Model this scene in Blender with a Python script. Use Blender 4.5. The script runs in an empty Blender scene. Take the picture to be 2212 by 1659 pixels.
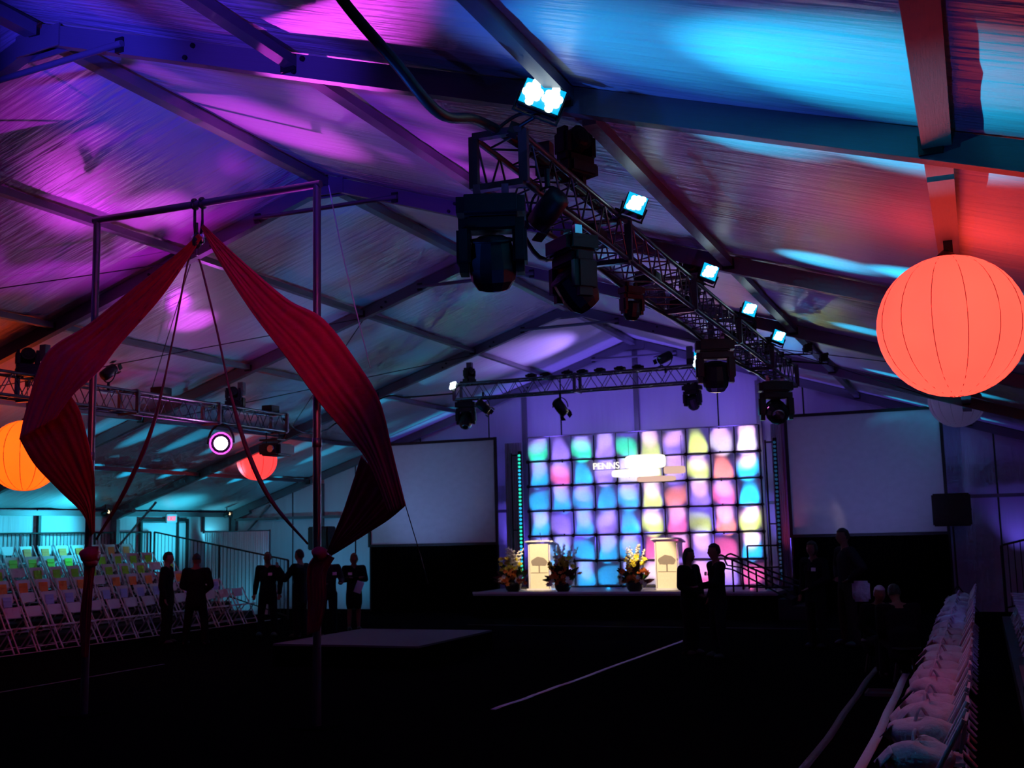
import bpy, bmesh, math, random
from math import sin, cos, pi, radians, atan2, sqrt
from mathutils import Vector, Matrix, Quaternion, noise
random.seed(7)
SC = bpy.context.scene
COL = SC.collection

# ------------------------------------------------------------------ camera
F_PX, YAW, PITCH, ROLL, CAM_H = 2412.7, 0.3914, 0.1336, -0.0234, 2.0
_f = Vector((-sin(YAW)*cos(PITCH), cos(YAW)*cos(PITCH), sin(PITCH)))
_r = Vector((cos(YAW), sin(YAW), 0)); _u = _r.cross(_f)
_rr = cos(ROLL)*_r + sin(ROLL)*_u
_uu = -sin(ROLL)*_r + cos(ROLL)*_u
cd = bpy.data.cameras.new('camera'); cam = bpy.data.objects.new('camera', cd); COL.objects.link(cam)
cd.sensor_width = 36; cd.lens = F_PX/2212*36; cd.clip_end = 200; cd.clip_start = .05
m = Matrix((( _rr.x, _uu.x, -_f.x, 0), (_rr.y, _uu.y, -_f.y, 0), (_rr.z, _uu.z, -_f.z, CAM_H), (0, 0, 0, 1)))
cam.matrix_world = m
cd.dof.use_dof = True; cd.dof.focus_distance = 9.5; cd.dof.aperture_fstop = 2.8
SC.camera = cam
SC.view_settings.view_transform = 'Standard'; SC.view_settings.look = 'None'
SC.view_settings.gamma = 1; SC.view_settings.use_curve_mapping = False
SC.view_settings.exposure = -0.05
SC.cycles.max_bounces = 3; SC.cycles.diffuse_bounces = 2; SC.cycles.glossy_bounces = 2; SC.cycles.transmission_bounces = 2
SC.cycles.use_adaptive_sampling = True; SC.cycles.adaptive_threshold = .06; SC.cycles.adaptive_min_samples = 12; SC.cycles.use_fast_gi = False
SC.cycles.sample_clamp_indirect = 4; SC.cycles.sample_clamp_direct = 30
SC.cycles.caustics_reflective = False; SC.cycles.caustics_refractive = False

def at(u, v, axis, val):
    """point of the place seen at photo pixel (u, v) on the plane axis = val"""
    r = _rr*((u-1106)/F_PX) - _uu*((v-829.5)/F_PX) + _f
    o = Vector((0, 0, CAM_H)); t = (val-o[axis])/r[axis]
    return o + r*t

# ------------------------------------------------------------------ world (night outside)
w = bpy.data.worlds.new('world'); SC.world = w; w.use_nodes = True
w.node_tree.nodes['Background'].inputs[0].default_value = (.10, .12, .40, 1)
w.node_tree.nodes['Background'].inputs[1].default_value = .012

# ------------------------------------------------------------------ tent dimensions
RX, RZ, SL = -8.05, 7.02, 0.326          # ridge and slope of the roof fabric
LX, GX = -20.75, 4.65                    # the two long walls
FR = [2.93, 7.93, 12.93, 17.93, 22.93, 27.93]
YG = 27.93
def roofz(x): return RZ - SL*abs(x-RX)

# ------------------------------------------------------------------ lights
def light_nodes(l, scale, lo, hi):
    l.use_nodes = True; nt = l.node_tree; em = nt.nodes['Emission']
    tc = nt.nodes.new('ShaderNodeTexCoord'); n = nt.nodes.new('ShaderNodeTexNoise'); n.inputs['Scale'].default_value = scale
    n.inputs['Detail'].default_value = 1.0
    r = nt.nodes.new('ShaderNodeMapRange'); r.inputs[1].default_value = lo; r.inputs[2].default_value = hi
    r.inputs[3].default_value = .08; r.inputs[4].default_value = 1.6
    nt.links.new(tc.outputs['Normal'], n.inputs['Vector']); nt.links.new(n.outputs['Fac'], r.inputs[0]); nt.links.new(r.outputs[0], em.inputs['Strength'])
def spot(p, target, color, power, angle, blend=.6, size=.08, gobo=None):
    l = bpy.data.lights.new('lamp_beam', 'SPOT'); l.energy = power; l.color = color
    l.spot_size = radians(angle); l.spot_blend = blend; l.shadow_soft_size = size
    o = bpy.data.objects.new('lamp_beam', l); COL.objects.link(o)
    o.location = p; o.rotation_euler = (Vector(target)-Vector(p)).to_track_quat('-Z', 'Y').to_euler()
    if gobo: light_nodes(l, *gobo)
    return o
def point(p, color, power, size=.1):
    l = bpy.data.lights.new('lamp_glow', 'POINT'); l.energy = power; l.color = color; l.shadow_soft_size = size
    o = bpy.data.objects.new('lamp_glow', l); COL.objects.link(o); o.location = p; return o
def area(p, target, color, power, sx, sy):
    l = bpy.data.lights.new('lamp_bank', 'AREA'); l.shape = 'RECTANGLE'; l.size = sx; l.size_y = sy; l.energy = power; l.color = color
    o = bpy.data.objects.new('lamp_bank', l); COL.objects.link(o); o.location = p
    o.rotation_euler = (Vector(target)-Vector(p)).to_track_quat('-Z', 'Y').to_euler(); return o
CY = (.02, .62, 1.0); MG = (.85, .06, 1.0); PU = (.30, .16, 1.0); BL = (.05, .03, 1.0); TL = (.03, .55, .75)
# cyan roof beams: right set added in mid-air without fixtures, left set by wall
CY2 = (.015, .52, .88)
for y, e in ((7.75, 900), (11.9, 1500), (13.4, 600), (16.6, 1100), (18.45, 700), (21.8, 1000), (23.4, 600), (26.8, 700)):
    spot((-4.5, y, 3.2), (-.2, y, roofz(-.2)), CY2, e*2.8, 13, 1.0, .03)
    spot((-4.5, y, 3.2), (-1.3, y+.15, roofz(-1.3)), CY2, e*1.1, 15, 1.0, .03)
spot((-4.5, 5.9, 3.2), (-.35, 6.2, roofz(-.35)), CY2, 2200, 24, 1.0, .03)
spot((-4.5, 5.9, 3.2), (-1.6, 6.2, roofz(-1.6)), CY2, 420, 30, 1.0, .03)
spot((-4.5, 5.9, 3.2), (-1.9, 6.4, roofz(-1.9)), (.02, .12, .9), 260, 50, 1.0, .03)
for y in (16.2, 17.6, 19.0, 20.4, 21.8, 23.2, 24.6, 26.0):
    spot((-20.3, y, 1.9), (-15.75, y, roofz(-15.75)), CY2, 2200, 9, 1.0, .03)
    spot((-20.3, y+.4, 1.9), (-18.15, y+.4, roofz(-18.15)), CY2, 900, 11, 1.0, .03)
for y in (22.25, 27.2, 17.2, 23.6):
    spot((-20.3, y, 1.2), (-12.6, y, roofz(-12.6)), CY2, 4200, 7, 1.0, .03)
    spot((-20.3, y, 1.2), (-14.0, y, roofz(-14.0)), CY2, 2600, 7, 1.0, .03)
# teal wash at the far left corner and on the left wall
spot((-19.0, 25.0, 1.9), (LX, 24.6, 2.5), TL, 260, 110, .9, .2)
spot((-19.4, 21.4, 2.6), (LX, 20.4, 2.3), TL, 300, 130, .9, .2)
spot((-19.4, 18.2, 2.6), (LX, 17.9, 2.3), TL, 260, 130, .9, .2)
spot((-17.2, 25.2, .5), (-17.0, 27.9, 2.6), (.05, .4, .75), 120, 120, .9, .2)
spot((-18.0, 24.55, .3), (-18.9, 25.6, 1.2), (.03, .45, .7), 26, 120, .9, .2)
spot((LX+.35, 26.8, 1.9), (LX, 27.0, 2.5), (.1, .75, 1), 30, 120, .9)
# magenta moving beams on the roof
spot((-12.9, 17.1, 4.0), at(715, 20, 2, 5.62), MG, 3600, 6, .5)
spot((-12.9, 17.1, 4.0), (-8.9, 8.3, 6.7), (.75, .03, 1), 460, 40, .9, .03, (5, .48, .60))
spot((-7.3, 14.5, .4), (-10.6, 10.2, 6.2), (.75, .02, 1), 820, 46, .8, .03, (6, .50, .62))
spot((-5.0, 12.5, 1.2), (-5.8, 9.8, 6.2), (.70, .06, 1), 900, 44, .8, .05, (3.6, .44, .62))
spot((-9.5, 13.0, .6), at(400, 600, 1, 15.4), MG, 1700, 9, .8)
spot((-11.4, 12.8, 3.6), at(180, 500, 1, 10.8), MG, 260, 24, .9)
spot((-9.6, 12.2, 1.0), at(330, 440, 1, 11.6), MG, 900, 13, .9)
spot((-8.5, 13.5, .6), at(600, 240, 1, 10.4), MG, 2000, 20, .9)
# deep blue on the nearest rafters
spot((-5.6, 2.2, 4.3), (-7.4, 7.9, 6.45), BL, 2800, 23, .9, .1)
spot((-4.6, 2.2, 4.3), (-5.4, 7.9, 5.9), (.10, .03, 1), 1300, 26, .9, .1)
spot((-9.0, 5.0, .5), (-13.0, 7.0, 5.0), (.04, .03, 1), 900, 60, .9, .1)
spot((-1.0, 4.0, 1.0), (-2.0, 7.5, 5), (.05, .10, 1), 60, 90, .9, .1)
# blue and violet fill through the middle of the tent
spot((-8.8, 17.0, 2.4), (-9.6, 17.6, 6.5), (.02, .22, .75), 95, 150, .6, .1, (3.5, .42, .64))
spot((-12.2, 21.5, 2.2), (-12.8, 21.5, 5.4), (.02, .30, .75), 55, 150, .6, .1, (3.5, .42, .64))
spot((-3.2, 14.5, 2.2), (-2.8, 14.5, 5.0), (.26, .12, 1), 42, 150, .6, .1, (3, .4, .64))
spot((-4.4, 10.6, 2.4), (-4.0, 10.8, 5.5), (.22, .08, 1), 34, 140, .6, .1, (3, .4, .64))
spot((-4.6, 21.5, 2.8), (-4.6, 21.8, 5.8), (.30, .10, 1), 80, 150, .6, .4)
# purple uplights standing behind the stage wall and screens, grazing the gable
for x, e in ((-13.4, 130), (-11.4, 210), (-9.6, 260), (-8.0, 280), (-6.2, 260), (-4.2, 190), (-1.8, 80), (.8, 50)):
    spot((x, 27.62, 1.0), (x, 27.98, 5.6), (.17, .10, 1), e, 80, .9, .1)
for x in (-10.4, -8.05, -5.7): spot((x, 26.3, 4.6), (x, 27.98, 5.7), (.20, .11, 1), 55, 120, 1.0, .3)  # added in mid-air to even out the upper gable
spot((-8.3, 25.9, 5.2), (-9.8, 25.2, 6.5), (.38, .22, 1), 300, 70, .8, .1)
spot((-7.4, 25.9, 5.2), (-5.8, 25.4, 6.4), (.38, .22, 1), 40, 60, .8, .1)
spot((-14.4, 24.0, 1.6), (-13.8, 27.2, 3.2), (.20, .36, .9), 140, 70, .9, .3)  # added front spots that brighten the left and right screens
spot((-2.4, 23.0, 1.6), (-2.4, 27.2, 3.2), (.26, .28, .95), 120, 66, .9, .3)
# red at the drape beside the stage wall
spot((-4.35, 26.9, .7), (-4.3, 27.4, 3.4), (1, .05, .20), 40, 50, .9)
# warm front light on the stage
spot((-9.4, 22.7, 5.0), (-10.25, 26.4, 1.2), (1, .74, .42), 2400, 15, .5)
spot((-7.4, 22.7, 5.0), (-7.3, 26.3, 1.2), (1, .74, .42), 2400, 16, .5)
spot((-9.9, 22.7, 5.0), (-10.9, 25.8, 1.0), (1, .74, .42), 300, 10, .6)
spot((-9.9, 22.6, 5.0), (-12.7, 27.2, 2.45), (1, .7, .5), 90, 13, .4, .02, (5, .50, .60))
spot((-6.2, 22.6, 5.0), (-3.6, 27.2, 2.3), (1, .7, .5), 80, 12, .4, .02, (5, .50, .60))
# added dim violet spots, no fixtures, on the right hand seats and left bleachers
spot((2.2, 9.0, 3.6), (-.7, 11.5, .4), (.24, .14, 1), 42, 100, .9, .3)
spot((1.6, 16.0, 3.2), (-.5, 19, .4), (.18, .14, 1), 44, 100, .9, .3)
spot((-13.4, 15.5, 3.8), (-18.6, 20.0, 1.2), (.12, .36, 1), 20, 70, .9, .3)
# spots that catch the tops of the two rig poles and the silks
spot((-12.9, 13.6, 4.6), (-9.9, 10.5, 3.6), (.40, .14, 1), 60, 50, .9, .1)
spot((-4.0, 7.0, 4.3), (-8.3, 10.5, 4.2), (1, .08, .14), 240, 52, .9, .1)
spot((-3.4, 7.0, 4.3), (-7.2, 10.5, 4.6), (.45, .08, 1), 90, 36, .9, .1)
spot((-6.4, 12.4, 2.0), (-6.75, 10.7, 4.6), (.1, .4, 1), 30, 40, .9, .1)

# ------------------------------------------------------------------ materials
MATS = {}
def mat(name, col, rough=.6, metal=0, emit=None, strength=0, bump=0, scale=20, stretch=None, var=.12, spec=.5, trans=0):
    if name in MATS: return MATS[name]
    M = bpy.data.materials.new(name); M.use_nodes = True; nt = M.node_tree; b = nt.nodes['Principled BSDF']
    b.inputs['Roughness'].default_value = rough; b.inputs['Metallic'].default_value = metal
    b.inputs['Specular IOR Level'].default_value = spec
    tc = nt.nodes.new('ShaderNodeTexCoord'); mp = nt.nodes.new('ShaderNodeMapping'); n = nt.nodes.new('ShaderNodeTexNoise')
    n.inputs['Scale'].default_value = scale; n.inputs['Detail'].default_value = 4
    if stretch: mp.inputs['Scale'].default_value = stretch
    nt.links.new(tc.outputs['Object'], mp.inputs[0]); nt.links.new(mp.outputs[0], n.inputs['Vector'])
    mx = nt.nodes.new('ShaderNodeMix'); mx.data_type = 'RGBA'
    mx.inputs[6].default_value = (*[c*(1-var) for c in col], 1); mx.inputs[7].default_value = (*[min(1, c*(1+var)) for c in col], 1)
    nt.links.new(n.outputs['Fac'], mx.inputs[0]); nt.links.new(mx.outputs[2], b.inputs['Base Color'])
    if bump:
        bp = nt.nodes.new('ShaderNodeBump'); bp.inputs['Strength'].default_value = bump; bp.inputs['Distance'].default_value = .05
        nt.links.new(n.outputs['Fac'], bp.inputs['Height']); nt.links.new(bp.outputs[0], b.inputs['Normal'])
    if emit:
        b.inputs['Emission Color'].default_value = (*emit, 1); b.inputs['Emission Strength'].default_value = strength
    if trans:
        t = nt.nodes.new('ShaderNodeBsdfTranslucent'); ms = nt.nodes.new('ShaderNodeMixShader'); ms.inputs[0].default_value = trans
        nt.links.new(mx.outputs[2], t.inputs[0]); out = nt.nodes['Material Output']
        nt.links.new(b.outputs[0], ms.inputs[1]); nt.links.new(t.outputs[0], ms.inputs[2]); nt.links.new(ms.outputs[0], out.inputs[0])
    MATS[name] = M; return M
M_roof = mat('tent_fabric', (.72, .72, .76), .36, bump=.55, scale=2.2, stretch=(.5, 5, .5), var=.08)
M_wallf = mat('wall_vinyl', (.62, .64, .70), .5, bump=.4, scale=2.0, stretch=(3, 3, .25), var=.08)
M_alu = mat('aluminium', (.15, .15, .17), .36, .85, bump=.05)
M_alub = mat('brushed_beam', (.17, .17, .19), .45, .3, bump=.06)
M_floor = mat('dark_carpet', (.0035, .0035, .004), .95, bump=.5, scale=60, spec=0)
M_black = mat('black_housing', (.005, .005, .006), .5, bump=.05)
M_iron = mat('black_pipe', (.02, .02, .022), .5, .3)
M_bdrape = mat('black_drape', (.004, .004, .0045), .9, bump=.3, scale=5, stretch=(4, 4, .3), spec=0)
M_gdrape = mat('grey_drape', (.45, .44, .5), .8, bump=.4, scale=4, stretch=(4, 4, .2))
M_screen = mat('screen_cloth', (.62, .64, .68), .75, bump=.03)
M_white = mat('white_resin', (.62, .62, .66), .45)
M_bag = mat('white_linen', (.60, .58, .66), .75, bump=.5, scale=9)
M_tape = mat('pale_tape', (.62, .60, .66), .6)
M_dtape = mat('dark_tape', (.06, .055, .07), .7, bump=.2)  # tape in a much darker tone than the pale one
M_silk = mat('crimson_silk', (.40, .004, .036), .42, bump=.5, scale=7, stretch=(1, 1, 1), var=.2, trans=.18)
M_strap = mat('maroon_webbing', (.10, .012, .03), .6)
M_orange = mat('orange_card', (.95, .28, .06), .7)
M_green = mat('green_card', (.30, .85, .05), .7)
M_blue = mat('blue_card', (.35, .45, .8), .7)
M_plat = mat('platform_top', (.06, .065, .075), .7)
M_skin = mat('skin', (.20, .10, .07), .6, spec=.2)
M_suit = mat('charcoal_suit', (.006, .006, .008), .85, bump=.1, spec=.1)
M_suit2 = mat('navy_suit', (.006, .007, .011), .85, bump=.1, spec=.1)
M_khaki = mat('olive_trousers', (.03, .025, .02), .85, spec=.1)
M_greysh = mat('grey_shirt', (.018, .016, .022), .85, spec=.1)
M_hair = mat('dark_hair', (.012, .008, .006), .6, bump=.5, scale=60)
M_hairb = mat('blond_hair', (.22, .13, .06), .6, bump=.5, scale=60)
M_hairw = mat('white_hair', (.55, .55, .62), .6, bump=.5, scale=60)
M_paper = mat('paper', (.8, .8, .84), .7)
M_cream = mat('podium_front', (.85, .80, .66), .5)
M_tree = mat('tree_print', (.28, .24, .22), .7)
M_clear = mat('frosted_edge', (.75, .75, .85), .2)
M_stage = mat('stage_deck', (.30, .30, .34), .5)
M_wing = mat('white_petals', (.85, .80, .72), .6)
M_yel = mat('yellow_petals', (.70, .58, .04), .6)
M_orp = mat('orange_petals', (.85, .22, .03), .6)
M_burg = mat('burgundy_leaf', (.08, .01, .03), .6)
M_leaf = mat('green_leaf', (.05, .13, .02), .6)
M_glint = mat('steel_glint', (.6, .6, .65), .2, 1)

def emat(name, col, s):
    return mat(name, (.02, .02, .02), .5, emit=col, strength=s)
M_led = emat('led_white', (.8, 1, 1), 3); M_ledhalo = emat('led_halo', (.0, .42, .8), 1.4)
M_magl = emat('magenta_lens', (1, .75, 1), 60); M_magr = emat('magenta_halo', (.9, .06, .85), 3.0)
M_exit = emat('exit_red', (1, .06, .16), 1.6)
M_tubeg = emat('tube_green', (.02, .75, .52), 1.3); M_tubeb = emat('tube_blue', (.02, .5, .9), 1.3)
M_pink = emat('indicator_pink', (1, .2, .9), 5); M_red = emat('indicator_red', (1, .15, .06), 2)
M_warm = emat('warm_lamp', (1, .75, .45), 2.2)
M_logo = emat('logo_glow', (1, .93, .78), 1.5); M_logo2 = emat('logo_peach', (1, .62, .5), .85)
M_dim = emat('dim_tube', (.02, .12, .3), .35)

# ------------------------------------------------------------------ mesh helpers
def link(name, me, parent=None, mt=None):
    o = bpy.data.objects.new(name, me); COL.objects.link(o)
    if mt is not None and me is not None and not me.materials: me.materials.append(mt)
    if parent is not None: o.parent = parent
    return o
def from_bm(name, bm, mt, parent=None, smooth=False):
    me = bpy.data.meshes.new(name); bm.normal_update(); bm.to_mesh(me); bm.free()
    if smooth:
        for p in me.polygons: p.use_smooth = True
    return link(name, me, parent, mt)
UNIT = {}
def unit_cyl(mt, sides=8):
    k = ('c', mt.name, sides)
    if k not in UNIT:
        bm = bmesh.new(); bmesh.ops.create_cone(bm, cap_ends=True, segments=sides, radius1=1, radius2=1, depth=1)
        me = bpy.data.meshes.new('rod'); bm.to_mesh(me); bm.free(); me.materials.append(mt)
        for p in me.polygons: p.use_smooth = len(p.vertices) == 4
        UNIT[k] = me
    return UNIT[k]
def unit_box(mt, bev=0):
    k = ('b', mt.name, bev)
    if k not in UNIT:
        bm = bmesh.new(); bmesh.ops.create_cube(bm, size=1)
        if bev: bmesh.ops.bevel(bm, geom=bm.edges[:], offset=bev, segments=2, affect='EDGES')
        me = bpy.data.meshes.new('block'); bm.to_mesh(me); bm.free(); me.materials.append(mt); UNIT[k] = me
    return UNIT[k]
def rod(parent, name, a, b, r, mt, sides=8):
    a = Vector(a); b = Vector(b); d = b-a
    o = link(name, unit_cyl(mt, sides), parent); o.location = (a+b)/2
    o.rotation_mode = 'QUATERNION'; o.rotation_quaternion = d.to_track_quat('Z', 'Y'); o.scale = (r, r, d.length); return o
def block(parent, name, c, s, mt, rot=None, bev=0.0):
    o = link(name, unit_box(mt, bev), parent); o.location = c; o.scale = s
    if rot: o.rotation_euler = rot
    return o
def beam(parent, name, a, b, wdt, hgt, mt):
    """rectangular bar from a to b, hgt measured upright"""
    a = Vector(a); b = Vector(b); d = (b-a); z = d.normalized(); up = Vector((0, 0, 1))
    x = z.cross(up)
    if x.length < 1e-4: x = Vector((1, 0, 0))
    x.normalize(); y = z.cross(x)
    o = link(name, unit_box(mt), parent); o.rotation_mode = 'QUATERNION'
    o.rotation_quaternion = Matrix((x, y, z)).transposed().to_quaternion(); o.location = (a+b)/2; o.scale = (wdt, hgt, d.length); return o
def tube_bm(bm, pts, r, sides=8, taper=None):
    pts = [Vector(p) for p in pts]; rings = []
    for i, p in enumerate(pts):
        t = (pts[min(i+1, len(pts)-1)]-pts[max(i-1, 0)]).normalized()
        q = t.to_track_quat('Z', 'Y'); rr = r if taper is None else taper[i]
        rings.append([bm.verts.new(p+q@Vector((cos(2*pi*k/sides)*rr, sin(2*pi*k/sides)*rr, 0))) for k in range(sides)])
    for A, B in zip(rings, rings[1:]):
        for k in range(sides): bm.faces.new((A[k], A[(k+1) % sides], B[(k+1) % sides], B[k]))
    bm.faces.new(rings[0][::-1]); bm.faces.new(rings[-1])
def tube(parent, name, pts, r, mt, sides=8, taper=None):
    bm = bmesh.new(); tube_bm(bm, pts, r, sides, taper); return from_bm(name, bm, mt, parent, True)
def curve_pts(P, n=8):
    P = [Vector(p) for p in P]; out = []
    Q = [P[0]]+P+[P[-1]]
    for i in range(1, len(Q)-2):
        for k in range(n):
            t = k/n; a, b, c, d = Q[i-1:i+3]
            out.append(.5*((2*b)+(-a+c)*t+(2*a-5*b+4*c-d)*t*t+(-a+3*b-3*c+d)*t**3))
    out.append(P[-1]); return out
def lathe(parent, name, prof, mt, seg=20, smooth=True):
    bm = bmesh.new(); rings = []
    for r, z in prof: rings.append([bm.verts.new((r*cos(2*pi*k/seg), r*sin(2*pi*k/seg), z)) for k in range(seg)])
    for A, B in zip(rings, rings[1:]):
        for k in range(seg): bm.faces.new((A[k], A[(k+1) % seg], B[(k+1) % seg], B[k]))
    bm.faces.new(rings[0][::-1]); bm.faces.new(rings[-1]); return from_bm(name, bm, mt, parent, smooth)
def grid_mesh(name, nu, nv, fn, mt, parent=None, thick=0):
    bm = bmesh.new(); V = [[bm.verts.new(fn(i/nu, j/nv)) for j in range(nv+1)] for i in range(nu+1)]
    for i in range(nu):
        for j in range(nv): bm.faces.new((V[i][j], V[i+1][j], V[i+1][j+1], V[i][j+1]))
    bm.normal_update()
    if thick:
        r = bmesh.ops.solidify(bm, geom=bm.faces[:], thickness=thick)
    return from_bm(name, bm, mt, parent, True)
def tag(o, label, cat, group=None):
    o['label'] = label; o['category'] = cat
    if group: o['group'] = group
    return o
def thing(name, label, cat, loc=(0, 0, 0), rz=0, group=None):
    o = bpy.data.objects.new(name, None); o.empty_display_size = .1; COL.objects.link(o); o.location = loc
    o.rotation_euler = (0, 0, rz); return tag(o, label, cat, group)
def struct(name, loc=(0, 0, 0)):
    o = bpy.data.objects.new(name, None); o.empty_display_size = .1; COL.objects.link(o); o.location = loc; o['kind'] = 'structure'; return o
def copy_tree(root, loc, rz, label=None, group=None):
    r = root.copy(); COL.objects.link(r); r.location = loc; r.rotation_euler = (0, 0, rz)
    if label: r['label'] = label
    if group: r['group'] = group
    for ch in root.children:
        c = ch.copy(); COL.objects.link(c); c.parent = r
        for g in ch.children:
            d = g.copy(); COL.objects.link(d); d.parent = c
    return r
ORD = ['first', 'second', 'third', 'fourth', 'fifth', 'sixth', 'seventh', 'eighth', 'ninth', 'tenth', 'eleventh', 'twelfth', 'thirteenth', 'fourteenth',
       'fifteenth', 'sixteenth', 'seventeenth', 'eighteenth', 'nineteenth', 'twentieth', 'twenty-first', 'twenty-second', 'twenty-third', 'twenty-fourth', 'twenty-fifth', 'twenty-sixth', 'twenty-seventh', 'twenty-eighth']

# ================================================================== STRUCTURE
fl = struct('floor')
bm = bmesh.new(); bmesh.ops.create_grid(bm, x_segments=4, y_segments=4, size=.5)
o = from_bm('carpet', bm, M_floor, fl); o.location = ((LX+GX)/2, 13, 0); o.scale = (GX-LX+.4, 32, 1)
ce = struct('ceiling')
def roof_panel(y0, y1, side, k):
    x1 = LX if side < 0 else GX
    def fn(a, b):
        x = RX+(x1-RX)*a; y = y0-.004+(y1-y0+.008)*b
        sag = .05*sin(pi*b)*sin(pi*min(1, a*1.0))
        wr = .012*noise.noise(Vector((x*.5, y*3.2, k)))+.02*noise.noise(Vector((x*.35, y*1.1, k+9)))
        return Vector((x, y, roofz(x)-sag+wr))
    return grid_mesh('fabric_panel', 30, 26, fn, M_roof, ce)
ys = [-2.07]+FR; ys[2] = 7.7
for k in range(len(ys)-1):
    roof_panel(ys[k], ys[k+1], -1, k); roof_panel(ys[k], ys[k+1], 1, k+20)
PX = [-5.45+.45, -2.52, -.08, 2.35, -10.38, -12.9, -15.5, -18.0]
# frames
for n, y in enumerate(FR):
    t = struct('trim_%d' % (n+1), (RX, y, 0))
    if n == 1: t.location.y = 7.8; t.rotation_euler.z = -.085
    hz = .19
    for s, xe in ((-1, LX+.1), (1, GX-.1)):
        a = (s*.02, 0, RZ-.03-hz/2); b = (xe-RX, 0, roofz(xe)-.03-hz/2)
        beam(t, 'rafter', a, b, .12, hz, M_alub)
        block(t, 'post', (xe-RX, 0, (roofz(xe)-.3)/2), (.2, .12, roofz(xe)-.3), M_alub)
        rod(t, 'knee_brace', (xe-RX-s*1.3, 0, roofz(xe)-.3+1.3*SL-.02), (xe-RX, 0, roofz(xe)-1.1), .03, M_alub)
        block(t, 'haunch_plate', (xe-RX-s*.25, 0, roofz(xe)-.14), (.7, .13, .17), M_alub, (0, s*math.atan(SL), 0))
    block(t, 'apex_plate', (0, -.07, RZ-.20), (.6, .02, .22), M_alub)
    block(t, 'apex_plate', (0, .07, RZ-.20), (.6, .02, .22), M_alub)
    rod(t, 'collar_tie', (-1.15, -.09, RZ-.50), (1.15, -.09, RZ-.50), .032, M_alub)
    for s in (-1, 1):
        block(t, 'tie_bracket', (s*1.1, -.06, RZ-.50), (.09, .05, .14), M_black)
        for q in (1.9, 3.1):
            rod(t, 'bolt', (s*q, -.05, RZ-.18-SL*q), (s*q, -.085, RZ-.18-SL*q), .022, M_black)
            rod(t, 'bolt', (s*q+.09, -.05, RZ-.09-SL*q), (s*q+.09, -.085, RZ-.09-SL*q), .022, M_black)
    for px in PX:
        block(t, 'purlin_bracket', (px-RX, -.07, roofz(px)-.13), (.14, .05, .12), M_black)
# longitudinal members
t = struct('trim_7')
for k in range(len(ys)-1):
    beam(t, 'ridge_beam', (RX, ys[k]+.06, RZ-.13), (RX, ys[k+1]-.06, RZ-.13), .14, .12, M_alub)
for i, px in enumerate(PX):
    t = struct('trim_%d' % (8+i)); ww = .17 if px == -.08 else .11
    for k in range(len(ys)-1):
        beam(t, 'purlin', (px, ys[k]+.06, roofz(px)-.11), (px, ys[k+1]-.06, roofz(px)-.11), ww, .09, M_alub)
t = struct('trim_16')
for (k, s) in ((4, -1), (4, 1), (2, -1), (3, -1)):
    for e in (0, 1):
        xa, xb = RX+s*2.4, RX+s*7.4
        y0, y1 = ys[k+1] if k+1 < len(ys) else YG, ys[k]
        A = (xa, ys[k]+.1, roofz(xa)-.2); B = (xb, ys[k+1]-.1, roofz(xb)-.2)
        if e: A = (xa, ys[k+1]-.1, roofz(xa)-.2); B = (xb, ys[k]+.1, roofz(xb)-.2)
        rod(t, 'bracing_cable', A, B, .008, M_iron, 6)
# hoist brackets hanging below the rafters for the trusses
t = struct('trim_17')
for (x, y) in ((-2.95, 12.93), (-2.95, 17.93), (-2.95, 7.93), (-13.1, 12.93), (-13.1, 17.93), (-10.5, 22.93), (-5.4, 22.93)):
    z = roofz(x)-.33
    block(t, 'drop_bracket', (x, y, z-.12), (.12, .1, .26), M_alub)

# walls
def wall_panels(parent, axis, c, lo, hi, n, ztop, mt, names='panel'):
    for k in range(n):
        a = lo+(hi-lo)*k/n+.02; b = lo+(hi-lo)*(k+1)/n-.02
        def fn(u, v, a=a, b=b, k=k):
            p = a+(b-a)*u; zt = ztop(p)-.04; z = .0+zt*v
            w_ = .02*noise.noise(Vector((p*2.2, z*.3, k*3)))+.012*noise.noise(Vector((p*6, z*.5, 7)))
            return Vector((c+w_, p, z)) if axis == 0 else Vector((p, c+w_, z))
        grid_mesh(names, 14, 8, fn, mt, parent)
wl = struct('wall_left')
wall_panels(wl, 0, LX-.02, -2.07, YG, 12, lambda p: roofz(LX), M_wallf)
beam(wl, 'eave_rail', (LX+.06, -2, roofz(LX)-.12), (LX+.06, YG, roofz(LX)-.12), .08, .12, M_alub)
for k in range(9, 12):
    yy = -2.07+30*k/12
    block(wl, 'side_post', (LX+.05, yy, 1.35), (.06, .08, 2.7), M_iron)
wr = struct('wall_right')
wall_panels(wr, 0, GX+.02, -2.07, YG, 12, lambda p: roofz(GX), M_wallf)
beam(wr, 'eave_rail', (GX-.06, -2, roofz(GX)-.12), (GX-.06, YG, roofz(GX)-.12), .08, .12, M_alub)
wf = struct('wall_far')
wall_panels(wf, 1, YG+.10, LX, GX, 12, lambda p: roofz(p), M_wallf)
for x in (-17.6, -14.4, -11.2, -8.05, -4.9, -1.7, 1.5):
    block(wf, 'gable_post', (x, YG+.03, (roofz(x)-.3)/2), (.12, .1, roofz(x)-.35), M_alub)
beam(wf, 'gable_rail', (LX+.2, YG, 2.62), (-11.3, YG, 2.62), .07, .08, M_alub)
beam(wf, 'gable_rail', (-4.8, YG, 2.62), (GX-.2, YG, 2.62), .07, .08, M_alub)

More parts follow.
